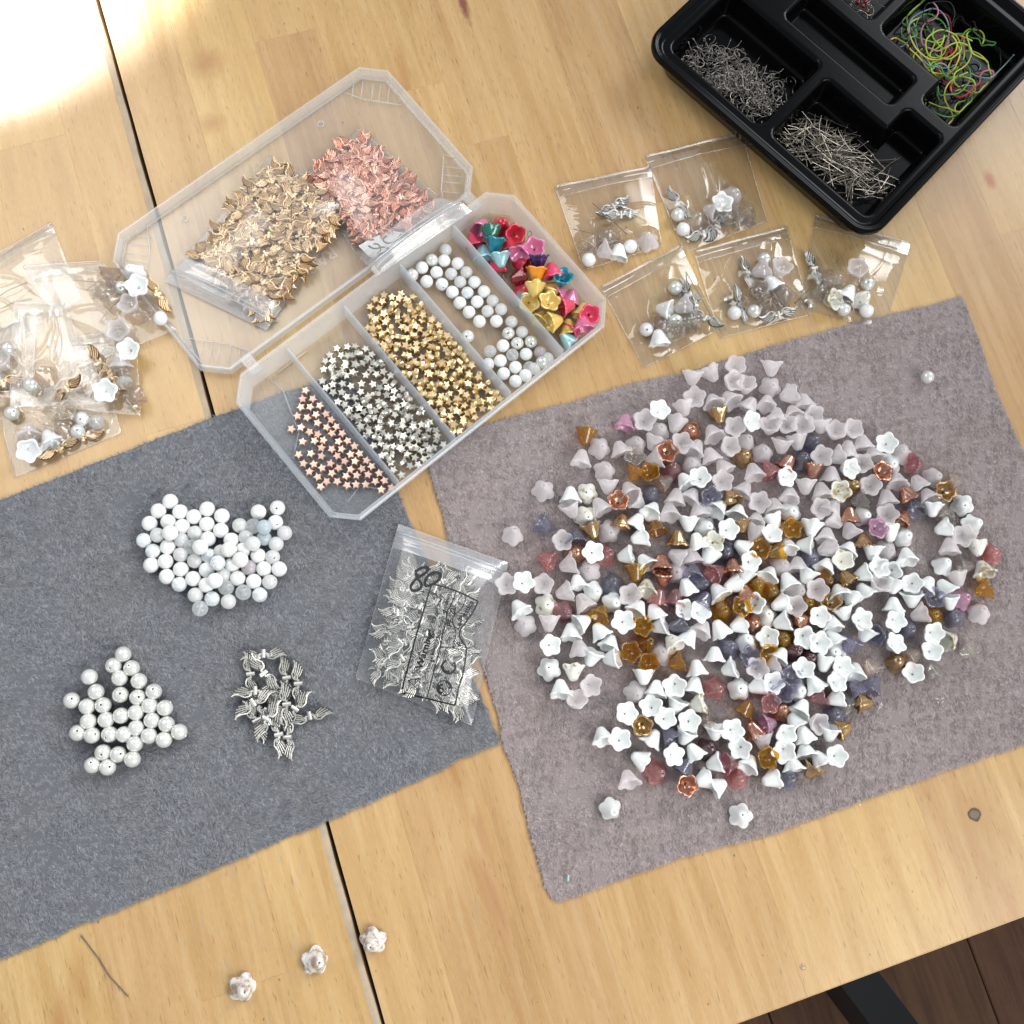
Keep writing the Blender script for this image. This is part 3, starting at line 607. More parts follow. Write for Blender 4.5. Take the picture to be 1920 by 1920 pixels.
# ------------------------------------------------------------------ the big heap of flower beads: kind, x, y (inside the crop), pose
RAW = {(950, 650, .2552): """F1365,235,270 F1510,210,300 F1675,165,u F1655,250,u F1755,300,u F1380,380,u F1515,395,100 F1635,370,120 F1790,420,60 F1305,460,280 G1560,520,280 W1100,490,u F1015,545,u O870,545,80 F1240,585,250
C1350,610,d F1120,630,d A575,670,260 F690,740,d F830,740,110 F955,710,d F1090,700,250 F550,810,80 F730,895,d C1190,775,u F1270,730,u P1215,880,d K935,840,u A945,925,250 A1050,920,u F1075,850,200 F1380,735,60 F1510,625,110 F1490,790,110
F1660,600,u W1770,555,u F1620,740,u F1360,860,d G1750,800,d F1765,690,d F1890,770,d F1585,880,120 F1820,910,100 W1305,975,120 W1420,975,u S1170,985,30 L1065,1070,d F745,1035,270 F905,1040,110 W475,1080,90 T580,1075,d F270,1040,d
F475,1205,300 F680,1165,120 C820,1150,u F965,1140,330 W1070,1190,60 T590,1255,d G850,1280,80 W955,1275,60 F1201,1190,90 F1245,1105,80 F1360,1090,60 L1480,1100,u G1650,1090,110 F1570,990,u F1740,1045,60 F1850,1140,u F1410,1190,100
W1565,1175,45 W1700,1210,70 L280,1315,330 G625,1365,290 L520,1395,90 F755,1365,d F395,1430,u W965,1405,200 A1100,1320,100 W1335,1310,270 W1475,1325,d W1615,1350,u G1740,1330,280 G1255,1400,90 W1395,1430,110 F1830,1270,70 F50,1365,d
P285,1560,150 C510,1510,d W625,1515,u P740,1520,d W865,1540,190 W1010,1575,120 C1145,1570,90 F1250,1540,150 F1350,1560,100 E1515,1450,u W1485,1550,240 L1620,1510,d F445,1605,200 F600,1640,d C1690,1600,90 P1550,1650,30 W1800,1560,u
W1720,1465,150 F1840,1405,250 A960,1690,270 L1380,1640,80 L1430,1745,d W520,1720,100 L780,1730,d C1155,1715,270 F1240,1670,d F275,1745,u W105,1740,u F5,1750,u E1060,1770,80 W1300,1770,110 W1570,1795,120 W1665,1765,200 W1740,1720,250
F415,1810,200 W650,1800,d F900,1825,u P1175,1850,80 F560,1870,120 A1880,1760,d L1450,1835,60 A1905,1530,u C1790,1810,100""",
(1430, 650, .2552): """F65,165,270 F60,310,d F175,360,200 F45,400,80 F310,420,100 F330,500,u F100,490,90 F205,490,100 F55,590,u F180,580,u F300,590,u F455,620,280 F520,625,u F615,620,u L380,700,d F145,735,270 F285,715,280 F400,790,u F520,800,200
F630,745,90 F700,710,100 F790,800,100 F730,850,u L315,800,d C205,850,60 C365,900,270 P50,905,120 W140,940,u F505,930,90 W640,885,u W895,725,u F1010,790,d W950,860,d P1130,865,0 C860,930,u F790,1020,u F1270,955,d S1420,985,0
G1325,1070,u F1000,990,90 F1130,1000,120 F200,1080,80 F315,1035,270 F430,1050,100 E550,1080,u G680,1020,d K700,1130,200 F910,1100,100 C1060,1070,120 L1100,1150,90 F1210,1090,110 W1475,1165,d W1250,1205,270 K1360,1230,60 F85,1165,100
F410,1190,u F520,1180,60 W215,1215,d W735,1240,d F910,1245,u C630,1240,90 C1035,1250,60 O820,1340,u W80,1310,290 A200,1340,u W365,1350,260 F530,1290,320 W1315,1340,200 W1565,1300,d F1450,1390,u F480,1390,80 F635,1380,240 G755,1440,90
W940,1380,270 W1045,1390,d W30,1400,u W155,1470,90 W310,1480,170 F465,1510,200 W615,1510,60 W1055,1530,90 F1380,1450,90 T1580,1490,270 P1690,1510,d W800,1510,270 F915,1500,d W465,1595,60 T590,1600,u W1340,1595,d K1500,1630,0 E1600,1625,100
A30,1530,200 L330,1560,d F120,1590,d F250,1590,90 W55,1670,60 W185,1700,110 W315,1690,250 W710,1680,200 W815,1630,u W940,1640,u F1440,1700,280 A1610,1790,200 W1100,1740,u W1220,1740,60 A470,1700,d G600,1690,120 W570,1770,100 W710,1800,120
F850,1760,u W950,1775,250 W1325,1765,120 L1255,1840,u O1480,1850,d F260,1780,d F400,1790,u A40,1800,d""",
(1430, 1100, .2552): """T20,150,d W85,140,200 F230,145,u W110,235,200 G520,100,u W620,90,250 A345,130,d W420,200,u W510,240,100 W600,215,290 W665,240,u W45,375,u C290,255,20 A150,380,d A30,480,u W290,365,u W390,445,u W480,370,120 W200,495,60 D290,490,d
W315,600,u W460,560,260 W535,515,d W745,340,250 L860,340,20 W955,240,u W950,430,u W1100,110,280 W960,120,90 F1140,200,200 A1260,200,d W1380,130,280 L1405,225,d F1605,180,d L1080,310,d W1230,335,u E1380,385,20 K1500,480,200 W1215,480,u
S1120,500,30 G990,550,d W1100,645,u K1250,600,120 L640,440,250 S770,580,120 W665,600,80 F50,590,200 L190,690,u L145,800,u W360,690,120 W525,690,u W30,700,u W270,770,d P400,810,200 W535,840,200 L690,740,120 L815,710,60 G745,850,0 K640,850,d
W280,880,60 W205,940,120 P30,840,u O55,1010,10 F385,1000,u L550,960,d G580,1015,20 W150,1070,u W305,1080,110 W500,1080,270 F0,1140,280 W155,1200,u W330,1200,100 W510,1245,u A15,1255,u W210,1290,100 W400,1250,120 G355,1350,240 L200,1400,d
W50,1420,200 D280,490,d W560,560,u C170,900,d""",
(950, 1100, .2552): """W85,150,120 F130,280,d T295,135,d W785,125,d P435,190,d F310,275,270 W475,320,90 W560,260,30 W680,320,120 A705,180,60 W850,260,u W965,150,60 W1100,155,110 W1290,150,u W1375,165,u L1255,265,200 A985,290,u W1110,290,200
A1040,410,d T1215,400,120 W1345,360,60 W760,400,70 F530,440,100 W620,530,250 W760,530,190 W310,430,u W310,600,d T490,640,270 F1135,490,d A900,480,u A1040,560,u A1240,565,200 F600,720,u W395,740,90 F505,850,u W1010,665,270 W1100,740,80
W1235,715,u F950,790,d W1395,590,100 W1380,715,80 W1530,490,90 W1625,610,200 F1430,280,60 W1560,300,120 W1690,290,200 W1765,395,d L1640,440,d L1760,510,u A1600,170,d A1720,150,u C1830,260,d W1850,130,u P1190,90,80 F1850,600,u P1550,750,d
W1715,750,d W1870,720,200 W1065,890,u W1240,885,250 W865,935,u G995,1010,u W1155,975,u E1390,870,200 W1335,990,u S1460,990,d W1080,1100,60 L1190,1080,120 W1315,1120,250 W1370,1190,120 W1205,1235,u W700,1085,100 W825,1130,u W965,1260,150
F890,1400,100 P1120,1370,d L1320,1310,60 C1310,1450,u D1485,1175,d W1520,1300,200 W1530,1090,270 W1635,1055,u W1430,1425,200 W1565,1460,30 P1650,1300,0 P1710,1410,d W1720,1180,u W1785,1290,60 A1760,890,60 C1810,1040,120
W775,1645,d W1725,1680,d"""}
heap = []
for (ox, oy, s), txt in RAW.items():
    for tok in txt.split():
        t = tok[0]; a, b, p = tok[1:].split(','); heap.append([t, ox+float(a)*s, oy+float(b)*s, p])
XY = np.array([[h[1], h[2]] for h in heap]); MIN = 30.
for it in range(14):
    for i in range(len(XY)):
        d = XY[i]-XY; r = np.hypot(d[:, 0], d[:, 1]); r[i] = 99; j = np.where(r < MIN)[0]
        for k in j:
            m = d[k]/(r[k]+1e-6)*(MIN-r[k])*.25; XY[i] += m; XY[k] -= m
level = np.zeros(len(XY), int)
for i in range(len(XY)):
    r = np.hypot(*(XY[:i]-XY[i]).T) if i else np.array([])
    j = np.where(r < 27.5)[0]
    if len(j): level[i] = min(2, max(level[j])+1) if heap[i][0] in 'WF' or random.random() < .3 else 0
# labels that say where in the heap and beside what
def sector(x, y, cx, cy, rx, ry):
    a = (x-cx)/rx; b = (y-cy)/ry
    v = 'top' if b < -.62 else 'upper' if b < -.22 else 'middle' if b < .22 else 'lower' if b < .62 else 'bottom'
    h = 'far-left' if a < -.6 else 'left' if a < -.2 else 'centre' if a < .2 else 'right' if a < .6 else 'far-right'
    return v+' '+h
DIR8 = ['right of', 'above-right of', 'above', 'above-left of', 'left of', 'below-left of', 'below', 'below-right of']
def dir8(dx, dy): return DIR8[int(round(math.atan2(-dy, dx)/(PI/4))) % 8]
def posew(p): return 'mouth up' if p == 'u' else 'mouth down' if p == 'd' else 'on its side'
labels = []
for i, h in enumerate(heap):
    t = h[0]; x, y = XY[i]; best = None
    for j, g in enumerate(heap):
        if j == i or g[0] == t or (g[0] in 'WF'): continue
        r = math.hypot(XY[j][0]-x, XY[j][1]-y)
        if best is None or r < best[0]: best = (r, j)
    r, j = best; nb = MATN[heap[j][0]][1].replace(' glass', '').replace(' white', ' white')
    labels.append([MATN[t][1].replace(' pale', '')+' bell', posew(h[3]), sector(x, y, 1400, 1090, 470, 420), (dir8(x-XY[j][0], y-XY[j][1])+' '+nb.split()[0]+' one')])
def compose(l, k=None):
    return ('%s %s, %s, %s of heap' % (l[0], l[1], l[3], l[2])) if k is None else ('%s %s, %s, %s of heap' % (l[0], l[1], l[3], k+' '+l[2]))
full = [compose(l) for l in labels]; seen = {}
for i, s in enumerate(full): seen.setdefault(s, []).append(i)
ORD = ['uppermost', 'second', 'third', 'fourth', 'fifth', 'sixth', 'seventh']
for s, ids in seen.items():
    if len(ids) > 1:
        for n, i in enumerate(sorted(ids, key=lambda q: XY[q][1])): full[i] = compose(labels[i], ORD[min(n, 6)])
for i, h in enumerate(heap):
    x, y = XY[i]; jut = y > 1480 and (x < 1200 or x > 1370) and y > 1500
    o, w = put_bell(h[0], x, y, h[3], .20, .24*level[i], .94+random.uniform(-.03, .03)); o.name = bead_name(h[0]); link(o)
    lab = full[i]
    if abs(y-1520) < 8 and x < 1200: lab = 'lone opaque white bell bead, mouth down, below the heap near the cloth corner'
    elif y > 1515 and x > 1380: lab = 'lone opaque white bell bead, mouth down, below the heap by the cloth front edge'
    elif x < 965 and y < 1010 : lab = 'lone frosted pale pink bell bead, left of the heap, nearest the organiser box'
    tag(o, lab, 'bead', 'flower beads heaped on the mauve cloth')

# single beads elsewhere
for n, (x, y) in enumerate(((457, 1856), (595, 1803), (697, 1770))):
    me = bell('brownwash', 2); o = place(me, 'flower_bead', P(x, y, .40), aim((random.gauss(0, .15), random.gauss(0, .15), 1), n*1.1), 1.04)
    tag(o, ['brown washed white flower bead on bare wood, nearest the front of the table', 'brown washed white flower bead on bare wood, middle one of three', 'brown washed white flower bead sitting on the gap between table leaves'][n], 'bead', 'brown washed beads on the wood')

# ------------------------------------------------------------------ round beads
def put_round(matk, px, py, r=.338, z=.2, hole=None, name='round_bead'):
    zc = z+r; w = P(px, py, zc)
    if hole == 'h':
        tocam = (Vector((0, 0, HC))-w).normalized(); v = tocam+Vector((random.gauss(0, .25), random.gauss(0, .25), 0))
    else: v = Vector((random.gauss(0, 1), random.gauss(0, 1), random.gauss(0, .25)))
    return place(round_bead(matk, r), name, w, aim(v, 0))
RB = """W490,220 W368,318 W592,328 W277,447 W470,430 W735,378 W870,298 W1022,370 W615,478 W868,455 W1010,518 w487,545 W880,605 W465,690 w798,690 W1118,620 W1395,780 W442,838 W293,875 W600,918 W455,993 W865,925 W725,1015 W862,1080 w950,1035 W1185,1010
W1350,1042 W1453,912 W1610,915 W1130,870 W1240,720 V1593,287 V1572,437 L1397,330 l1095,715 l1210,820 J360,568 J745,545 J605,618 J597,768 J742,832 J1205,468 b1455,485 B1455,600 J1667,545 J1268,590 j1340,655 J1578,658 J1542,793 M1300,900 J1513,1048
J1040,975 J748,1183 J1088,1250 J1010,740 C218,622 C313,733 C583,1073 C885,780 c978,853 C920,1222 C1410,1180 K1345,475 K1065,1105 K1243,1155 K797,1322 K710,690"""
RK = {'w': ('whitestone', 'shiny opaque white'), 'v': ('whitestone', 'opaque white with its hole facing up'), 'l': ('lava', 'pitted white lava'), 'j': ('jade', 'milky translucent'), 'b': ('bluejade', 'pale blue milky'), 'm': ('mauvejade', 'mauve tinted milky'), 'c': ('crackle', 'blue-white crackled'), 'k': ('stripe', 'clear frosted quartz')}
items = []
for tok in RB.split():
    k = tok[0]; a, b = tok[1:].split(','); items.append((k, 230+float(a)*.18229, 900+float(b)*.18229))
def ordinal_labels(items, fmt, key):
    "fmt(kindphrase, ordinal phrase) for each, counted down from the top within its kind"
    out = {}; groups = {}
    for i, it in enumerate(items): groups.setdefault(key(it), []).append(i)
    O = ['topmost', 'second from the top', 'third from the top', 'fourth from the top', 'fifth from the top', 'sixth from the top', 'seventh from the top', 'eighth from the top', 'ninth from the top', 'tenth from the top']
    for k, ids in groups.items():
        ids.sort(key=lambda q: items[q][2]); n = len(ids)
        for m, q in enumerate(ids):
            if n == 1: out[q] = fmt(k, 'the only one')
            elif m < 10: out[q] = fmt(k, O[m])
            elif n-1-m < 10: out[q] = fmt(k, O[n-1-m].replace('topmost', 'bottommost').replace('the top', 'the bottom'))
            else: out[q] = fmt(k, '%dth from the top' % (m+1))
    return out
lab = ordinal_labels(items, lambda k, o_: '%s round bead, %s of its kind, grey cloth' % (k.replace('opaque white with its hole facing up', 'white hole-up'), o_), lambda it: RK[it[0].lower()][1])
for i, (k, x, y) in enumerate(items):
    top = k.islower(); mk = RK[k.lower()][0]
    o = put_round(mk, x, y, .338 if k not in 'bBjJcC' else .325, .20+(.42 if top else 0), 'h' if k.lower() == 'v' else None)
    tag(o, lab[i], 'bead', 'round white beads on the grey cloth')
PE = """838,237 722,372h 940,402h 433,508 795,520 1027,557 513,687 805,722h 1012,753h 1205,683h 220,790h 405,862 598,847h 1155,853 1338,880 813,972 992,935 420,1040 633,1022 1183,1028 1358,1075 995,1120 292,1178h 465,1208h 675,1195h 848,1197 1150,1213 1328,1260 1510,1167 978,1310 595,1415h 778,1437h 948,1495 470,1565h 652,1590h"""
items = []
for tok in PE.split():
    h = 'h' if tok.endswith('h') else 'p'; a, b = tok.rstrip('h').split(','); items.append((h, 100+float(a)*.15625, 1190+float(b)*.15625))
lab = ordinal_labels(items, lambda k, o_: '%s, %s of its cluster on the grey cloth' % (k, o_), lambda it: 'white pearl showing its hole' if it[0] == 'h' else 'plain white pearl')
for i, (k, x, y) in enumerate(items):
    o = put_round('pearl', x, y, .345, .2, k, 'pearl_bead'); tag(o, lab[i], 'bead', 'glass pearls on the grey cloth')
o = put_round('pearl', 1739, 707, .31, .2, None, 'pearl_bead'); tag(o, 'lone white pearl bead on the bare upper right of the mauve cloth', 'bead')

# ------------------------------------------------------------------ loose silver wing beads on the grey cloth
WG = [(697, 340, 5, 1), (515, 615, 95, 0), (695, 610, 130, 1), (583, 852, 5, 1), (1015, 670, 98, 0), (1175, 750, 92, 1), (550, 1015, 35, 1), (620, 1095, 125, 0), (870, 1020, 100, 1), (1015, 1035, 95, 2), (1130, 1100, 55, 1), (735, 1240, 60, 2), (600, 1260, 115, 0), (1335, 1195, 15, 0), (905, 1455, 100, 1), (1030, 1490, 92, 0), (760, 1120, 70, 0)]
items = [('w', 400+a*.13542, 1180+b*.13542, c, z) for a, b, c, z in WG]
lab = ordinal_labels(items, lambda k, o_: 'antique silver wing bead on the grey cloth, %s in the small pile' % o_, lambda it: 1)
for i, (k, x, y, c, z) in enumerate(items):
    w = P(x, y, .32+.13*z); a = wang(x, y, c)
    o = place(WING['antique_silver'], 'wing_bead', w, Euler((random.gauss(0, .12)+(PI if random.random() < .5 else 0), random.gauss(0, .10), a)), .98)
    tag(o, lab[i], 'bead', 'silver wing beads on the grey cloth')

# ------------------------------------------------------------------ star beads in the organiser
RS = """545,900 525,955 592,955 515,1010 575,1010 640,1000 490,1070 555,1080 615,1060 680,1055 715,1095 625,1115 685,1145 450,1155 515,1145 570,1175 625,1190 720,1185 750,1140 788,1185 525,1240 605,1235 665,1230 765,1240 825,1235 650,1280 720,1290 785,1290 870,1270 500,1325 580,1320 650,1335 755,1335 845,1325 905,1320 530,1385 600,1390 710,1385 805,1370 875,1370 950,1365 570,1440 655,1415 765,1415 845,1425 920,1420 985,1405 625,1475 720,1450 815,1470 885,1465 960,1460 1035,1450 685,1505 755,1505 820,1530 880,1525 945,1525 1010,1505 1070,1500 645,1540 1050,1560 1115,1545"""
for tok in RS.split():
    a, b = map(float, tok.split(',')); w = P(420+a*.28125, 480+b*.28125, .36)
    o = place(STAR['rosegold'], 'rose_gold_star_bead', w, Euler((random.gauss(0, .06), random.gauss(0, .06), random.uniform(0, 6.28)))); q = BB.inverted() @ w
    tag(o, 'rose gold star bead, corner compartment, %s, %s' % (['front end', 'front half', 'middle', 'rear half', 'rear end'][min(4, max(0, int((q.y+3.6)/1.1)))], ['outermost', 'midway', 'by the divider'][min(2, max(0, int((q.x+7.2)/.8)))]), 'bead', 'rose gold star beads in the organiser')
def poisson(test, bounds, dmin, n, tries=9000):
    pts = []
    for _ in range(tries):
        p = (random.uniform(bounds[0], bounds[1]), random.uniform(bounds[2], bounds[3]))
        if test(*p) and all((p[0]-q[0])**2+(p[1]-q[1])**2 > dmin*dmin for q in pts): pts.append(p)
        if len(pts) >= n: break
    return pts
def stars(kind, name, u0, u1, vtop, n1, n2, lab, grp):
    t1 = lambda u, v: v < vtop-.9*abs((u-(u0+u1)/2)/(u1-u0)*2)**2*1.6
    L1 = poisson(t1, (u0+.24, u1-.24, -3.68, vtop), .325, n1)
    L2 = poisson(lambda u, v: t1(u, v+.4) and (math.sin(v*1.3+u*.8)+.35*math.sin(u*5+v*3) > -.25 or kind == 'gold'), (u0+.3, u1-.3, -3.5, vtop-.5), .42, n2)
    for lay, pts in enumerate((L1, L2)):
        for u, v in pts:
            w = inbox(u, v, .36+.23*lay+random.uniform(0, .04)); flat = random.random() < (.92 if lay == 0 else .62)
            rot = Euler((random.gauss(0, .14)*(1+lay), random.gauss(0, .14)*(1+lay), random.uniform(0, 6.28))) if flat else Euler((PI/2+random.gauss(0, .3), random.uniform(0, 3.14), random.uniform(0, 6.28)), 'XYZ')
            o = place(STAR[kind], name, w, rot); band = ['front wall', 'front part', 'middle', 'back part', 'hinge side'][min(4, int((v+3.7)/1.5))]; cl = ['left divider side', 'centre line', 'right divider side'][min(2, int((u-u0)/(u1-u0)*3))]
            tag(o, '%s, %s, in the %s, %s' % (lab, 'lying flat' if flat else 'standing on edge', band, cl), 'bead', grp)
stars('silver', 'silver_star_bead', -4.7, -1.5, 3.0, 205, 90, 'silver star bead', 'silver star beads in the organiser')
stars('gold', 'gold_star_bead', -1.5, 1.73, 3.7, 205, 95, 'gold star bead', 'gold star beads in the organiser')
# a wooden splinter under the box between lid and stars
bm = bmesh.new(); p0, p1 = P(520, 700, .06), P(576, 658, .06); tube(bm, [p0, p0.lerp(p1, .5)+Vector((0, .02, 0)), p1], .05, 6)
tag(mesh_obj('match_stick', finish(bm, 'match_stick', pbr('bare_wood', (.72, .52, .28), .6))), 'thin pale wooden stick seen through the organiser floor beside the silver stars', 'stick')

# round beads in the organiser
RB2 = """j200,500 p55,610 w185,615 w330,645 w-50,690 w105,740 j260,755 j422,738 w0,835 w162,865 j355,840 w508,842 w272,948 c433,955 w608,942 w352,1062 w535,1050 j698,1040 w448,1160 j645,1150 j788,1130 w558,1258 w738,1255 j898,1262 q865,1385 j1010,1372 q435,1415 w808,1515 q960,1490 q1103,1475
k672,1575 k908,1612 w1052,1605 m1200,1585 w780,1675 w940,1745 k1088,1745 p1230,1700 j650,1710 w815,1810 j1340,1720 w940,1890 w1090,1880 j1210,1840 p-160,770"""
KN = {'w': ('whitestone', 'shiny white'), 'j': ('jade', 'milky translucent'), 'c': ('crackle', 'crackled white'), 'k': ('stripe', 'frosted clear'), 'm': ('mauvejade', 'mauve milky'), 'p': ('pearl', 'plain pearl'), 'q': ('pearl', 'pearl with hole up')}
items = []
for tok in RB2.split():
    k = tok[0]; a, b = map(float, tok[1:].split(',')); items.append((k, 800+a*.17708, 380+b*.17708))
lab = ordinal_labels(items, lambda k, o_: '%s round organiser bead, %s of its kind' % (k, o_), lambda it: KN[it[0]][1])
for i, (k, x, y) in enumerate(items):
    r = .30 if k in 'wpq' else .285; o = put_round(KN[k][0], x, y, r, .25, 'h' if k == 'q' else None); clampbox(o, 1.73, 4.86, r+.03); tag(o, lab[i], 'bead', 'round beads in the organiser')
# pearlised flower beads in the organiser
FB = [(720, 680, 'p_red', 200, 0), (1040, 930, 'p_red', 'd', 0), (1210, 1210, 'p_yellow', 60, 0), (1080, 1060, 'p_yellow', 'u', 0), (1420, 970, 'p_orchid', 30, 0), (1010, 1000, 'p_grey', 120, 0), (1640, 1440, 'p_rose', 30, 0), (580, 530, 'p_blue', 100, 0), (590, 240, 'p_orchid', 70, 0), (800, 220, 'p_red', 'd', 0),
      (485, 400, 'p_red', 110, 0), (925, 340, 'p_red', 'u', 0), (875, 440, 'p_red', 100, 0), (980, 650, 'p_red', 150, 0), (950, 800, 'g_red', 200, 0), (1290, 920, 'p_yellow', 170, 0), (1590, 950, 'p_orchid', 80, 0), (1680, 1120, 'p_yellow', 70, 0), (1500, 1310, 'p_yellow', 100, 0), (1515, 1470, 'p_blue', 140, 0), (1150, 490, 'p_orchid', 'u', 1), (1360, 680, 'p_rose', 105, 1),
      (680, 340, 'g_green', 270, 1), (720, 455, 'p_teal', 262, 1), (785, 615, 'p_blue', 278, 1), (1000, 510, 'p_orchid', 65, 1), (1180, 640, 'g_navy', 272, 1), (1160, 770, 'g_orange', 268, 1), (1435, 820, 'p_teal', 'u', 1), (1150, 940, 'p_yellow', 272, 1), (1290, 1075, 'p_yellow', 'u', 1), (1370, 1250, 'p_yellow', 20, 1), (1500, 1090, 'p_rose', 15, 1), (1790, 1180, 'p_rose', 'u', 1), (1670, 1290, 'p_orchid', 100, 1)]
CN = dict(p_red='pearly red', p_orchid='orchid pink', p_teal='teal', p_blue='pale blue', p_yellow='pearly yellow', p_rose='rose red', p_grey='grey', g_green='green glass', g_navy='navy blue', g_orange='orange', g_red='ruby glass')
items = [(c, 800+a*.17708, 380+b*.17708, p, l) for a, b, c, p, l in FB]
lab = ordinal_labels(items, lambda k, o_: '%s bell in the organiser end compartment, %s' % (k, o_), lambda it: CN[it[0]])
for i, (c, x, y, p, l) in enumerate(items):
    o, w = put_bell('W', x, y, str(p), .25, .46*l, .96, matk=c); o.name = 'coloured_flower_bead'; link(o); clampbox(o, 4.86, 9, .5)
    tag(o, lab[i].replace(', the only one', ', the only one of its colour'), 'bead', 'coloured flower beads in the organiser')
def loop_pin(px, py, ang, z, ln=.5, tw=True):
    bm = bmesh.new(); c = [(.0+.1*math.cos(a), .16+.13*math.sin(a), 0) for a in np.linspace(-PI/2, 3*PI/2, 14)]
    tube(bm, c, .022, 5); tube(bm, [(0, .04, 0), (0, -ln, 0)], .022, 5)
    if tw: tube(bm, [(.045*math.cos(a), -.02-a*.018, .045*math.sin(a)) for a in np.linspace(0, 14, 30)], .018, 4)
    me = finish(bm, 'loop_pin', M['steel']); a = wang(px, py, ang, z)
    return place(me, 'loop_pin', P(px, py, z), Euler((.25, 0, a-PI/2)))
tag(loop_pin(992, 445, 82, 1.25), 'gold wire loop sticking up from an orchid bell bead in the organiser', 'wire pin')
tag(loop_pin(945, 522, 280, .8), 'twisted wire loop below the pale blue bell bead beside the divider', 'wire pin')
o = put_round('clear', 1003, 573, .13, 1.0, None, 'crystal_bead'); tag(o, 'tiny clear crystal bead below the upright yellow bell bead', 'bead')
tag(loop_pin(1004, 590, 275, .8, .3, False), 'wire loop at the foot of the yellow bell bead by the divider', 'wire pin')

# ------------------------------------------------------------------ bags
class Bag:
    def __init__(s, name, label, quad, z0, bulge, seed, fm, group=None, crumple=.05, bumps=(), seal=.16, n=54, cat='bag', seal_mat='cello_dense', zip_=False, ridge=8, sag=None, base_z=.02):
        s.q = [P(x, y, z0) for x, y in quad]; s.z0 = z0; s.b = bulge; s.r = random.Random(seed); s.cr = crumple; s.sag = sag; s.zip = zip_
        s.bumps = [(w.x, w.y, h, r) for w, h, r in bumps]
        s.lines = []
        for _ in range(ridge):
            a = s.r.uniform(0, PI); s.lines.append((math.cos(a), math.sin(a), s.r.uniform(-.2, 1.2), s.r.uniform(.3, 1.), s.r.uniform(.012, .045), s.r.uniform(0, 1), s.r.uniform(0, 1)))
        s.root = empty(name, (0, 0, 0)); tag(s.root, label, cat, group)
        vs = []; fs = []
        for j in range(n+1):
            for i in range(n+1): vs.append(s.at(i/n, j/n))
        for j in range(n):
            for i in range(n): k = j*(n+1)+i; fs.append((k, k+1, k+n+2, k+n+1))
        mesh_obj('front_film', pydata('front_film', vs, fs, fm, True), s.root)
        m = 10; vs = []; fs = []
        for j in range(m+1):
            for i in range(m+1):
                w = s.xy(i/m, j/m); vs.append(Vector((w.x, w.y, (s.sag(w.x, w.y) if s.sag else 0)+z0+base_z)))
        for j in range(m):
            for i in range(m): k = j*(m+1)+i; fs.append((k, k+1, k+m+2, k+m+1))
        mesh_obj('back_film', pydata('back_film', vs, fs, fm, True), s.root)
        if seal:                                   # folded seal strip / zip along the opening edge (v small)
            vs = []; fs = []; k = 24; rows = [0, seal*.45, seal*.5, seal] if not zip_ else [0, seal*.3, seal*.34, seal*.4, seal*.62, seal*.66, seal*.8, seal*.84, seal]
            for j, v in enumerate(rows):
                for i in range(k+1):
                    w = s.at(i/k, v); w.z += .035+(.05 if (zip_ and j in (3, 4)) else .025*(j % 2)); vs.append(w)
            for j in range(len(rows)-1):
                for i in range(k): q_ = j*(k+1)+i; fs.append((q_, q_+1, q_+k+2, q_+k+1))
            mesh_obj('zip_strip' if zip_ else 'seal_strip', pydata('strip', vs, fs, M[seal_mat], True, 40), s.root)
            if zip_:
                for v in (seal*.36, seal*.5):
                    bm = bmesh.new(); tube(bm, [s.at(i/k, v)+Vector((0, 0, .09)) for i in range(k+1)], .035, 5); mesh_obj('zip_rib', finish(bm, 'zip_rib', M['poly_zip']), s.root)
        # welded edges
        bm = bmesh.new()
        for e in ([(i/20, 1) for i in range(21)], [(0, i/20) for i in range(21)], [(1, i/20) for i in range(21)]):
            tube(bm, [s.at(u, v)+Vector((0, 0, .015)) for u, v in e], .022, 5)
        mesh_obj('welded_edge', finish(bm, 'welded_edge', M['cello_dense']), s.root)
        if not zip_:
            bm = bmesh.new(); tube(bm, [s.at(i/20, .0)+Vector((0, 0, .07+.02*math.sin(i*.5+seed))) for i in range(21)], .085, 10); mesh_obj('glint_fold', finish(bm, 'glint_fold', M['cello_dense']), s.root)  # glossy tube added along the seal fold to catch a bright streak
            bm = bmesh.new(); tube(bm, [s.at(i/20, seal)+Vector((0, 0, .05)) for i in range(21)], .03, 6); mesh_obj('fold_crease', finish(bm, 'fold_crease', M['cello_dense']), s.root)
    def xy(s, u, v):
        a = s.q[0].lerp(s.q[1], u); b = s.q[3].lerp(s.q[2], u); return a.lerp(b, v)
    def h(s, u, v, x, y):
        e = min(1, (15 if s.zip else 7)*min(u, 1-u, 1-v, v*1.3+.03)); e = max(0, e)**(.45 if s.zip else .6)
        z = s.b*max(0, math.sin(PI*min(1, max(0, u))))**.42*max(0, math.sin(PI*min(1, v**1.15)))**.42
        zz = 0
        for bx0, by0, hh, rr in s.bumps:
            d2 = ((x-bx0)**2+(y-by0)**2)/(rr*rr)
            if d2 < 4: zz = max(zz, hh*math.exp(-d2*.8))
        z = max(z, zz)*1.0
        c = 0
        for ca, sa, off, amp, w, cu, cv in s.lines:
            d = (u*ca+v*sa-off*.7)+.03*math.sin(9*(u*sa-v*ca)+cu*6); fade = math.exp(-((u-cu)**2+(v-cv)**2)*3.5)
            c += amp*fade*(math.exp(-abs(d)/w)-.3*math.exp(-(d/w/2.5)**2))
        c += .35*math.sin(7*u+5*v+s.lines[0][2]*9)*math.sin(6*v-4*u)
        return e*(z+s.cr*c)
    def at(s, u, v):
        w = s.xy(u, v); base = s.sag(w.x, w.y) if s.sag else 0
        return Vector((w.x, w.y, s.z0+base+max(.03, s.h(u, v, w.x, w.y)+.04)))
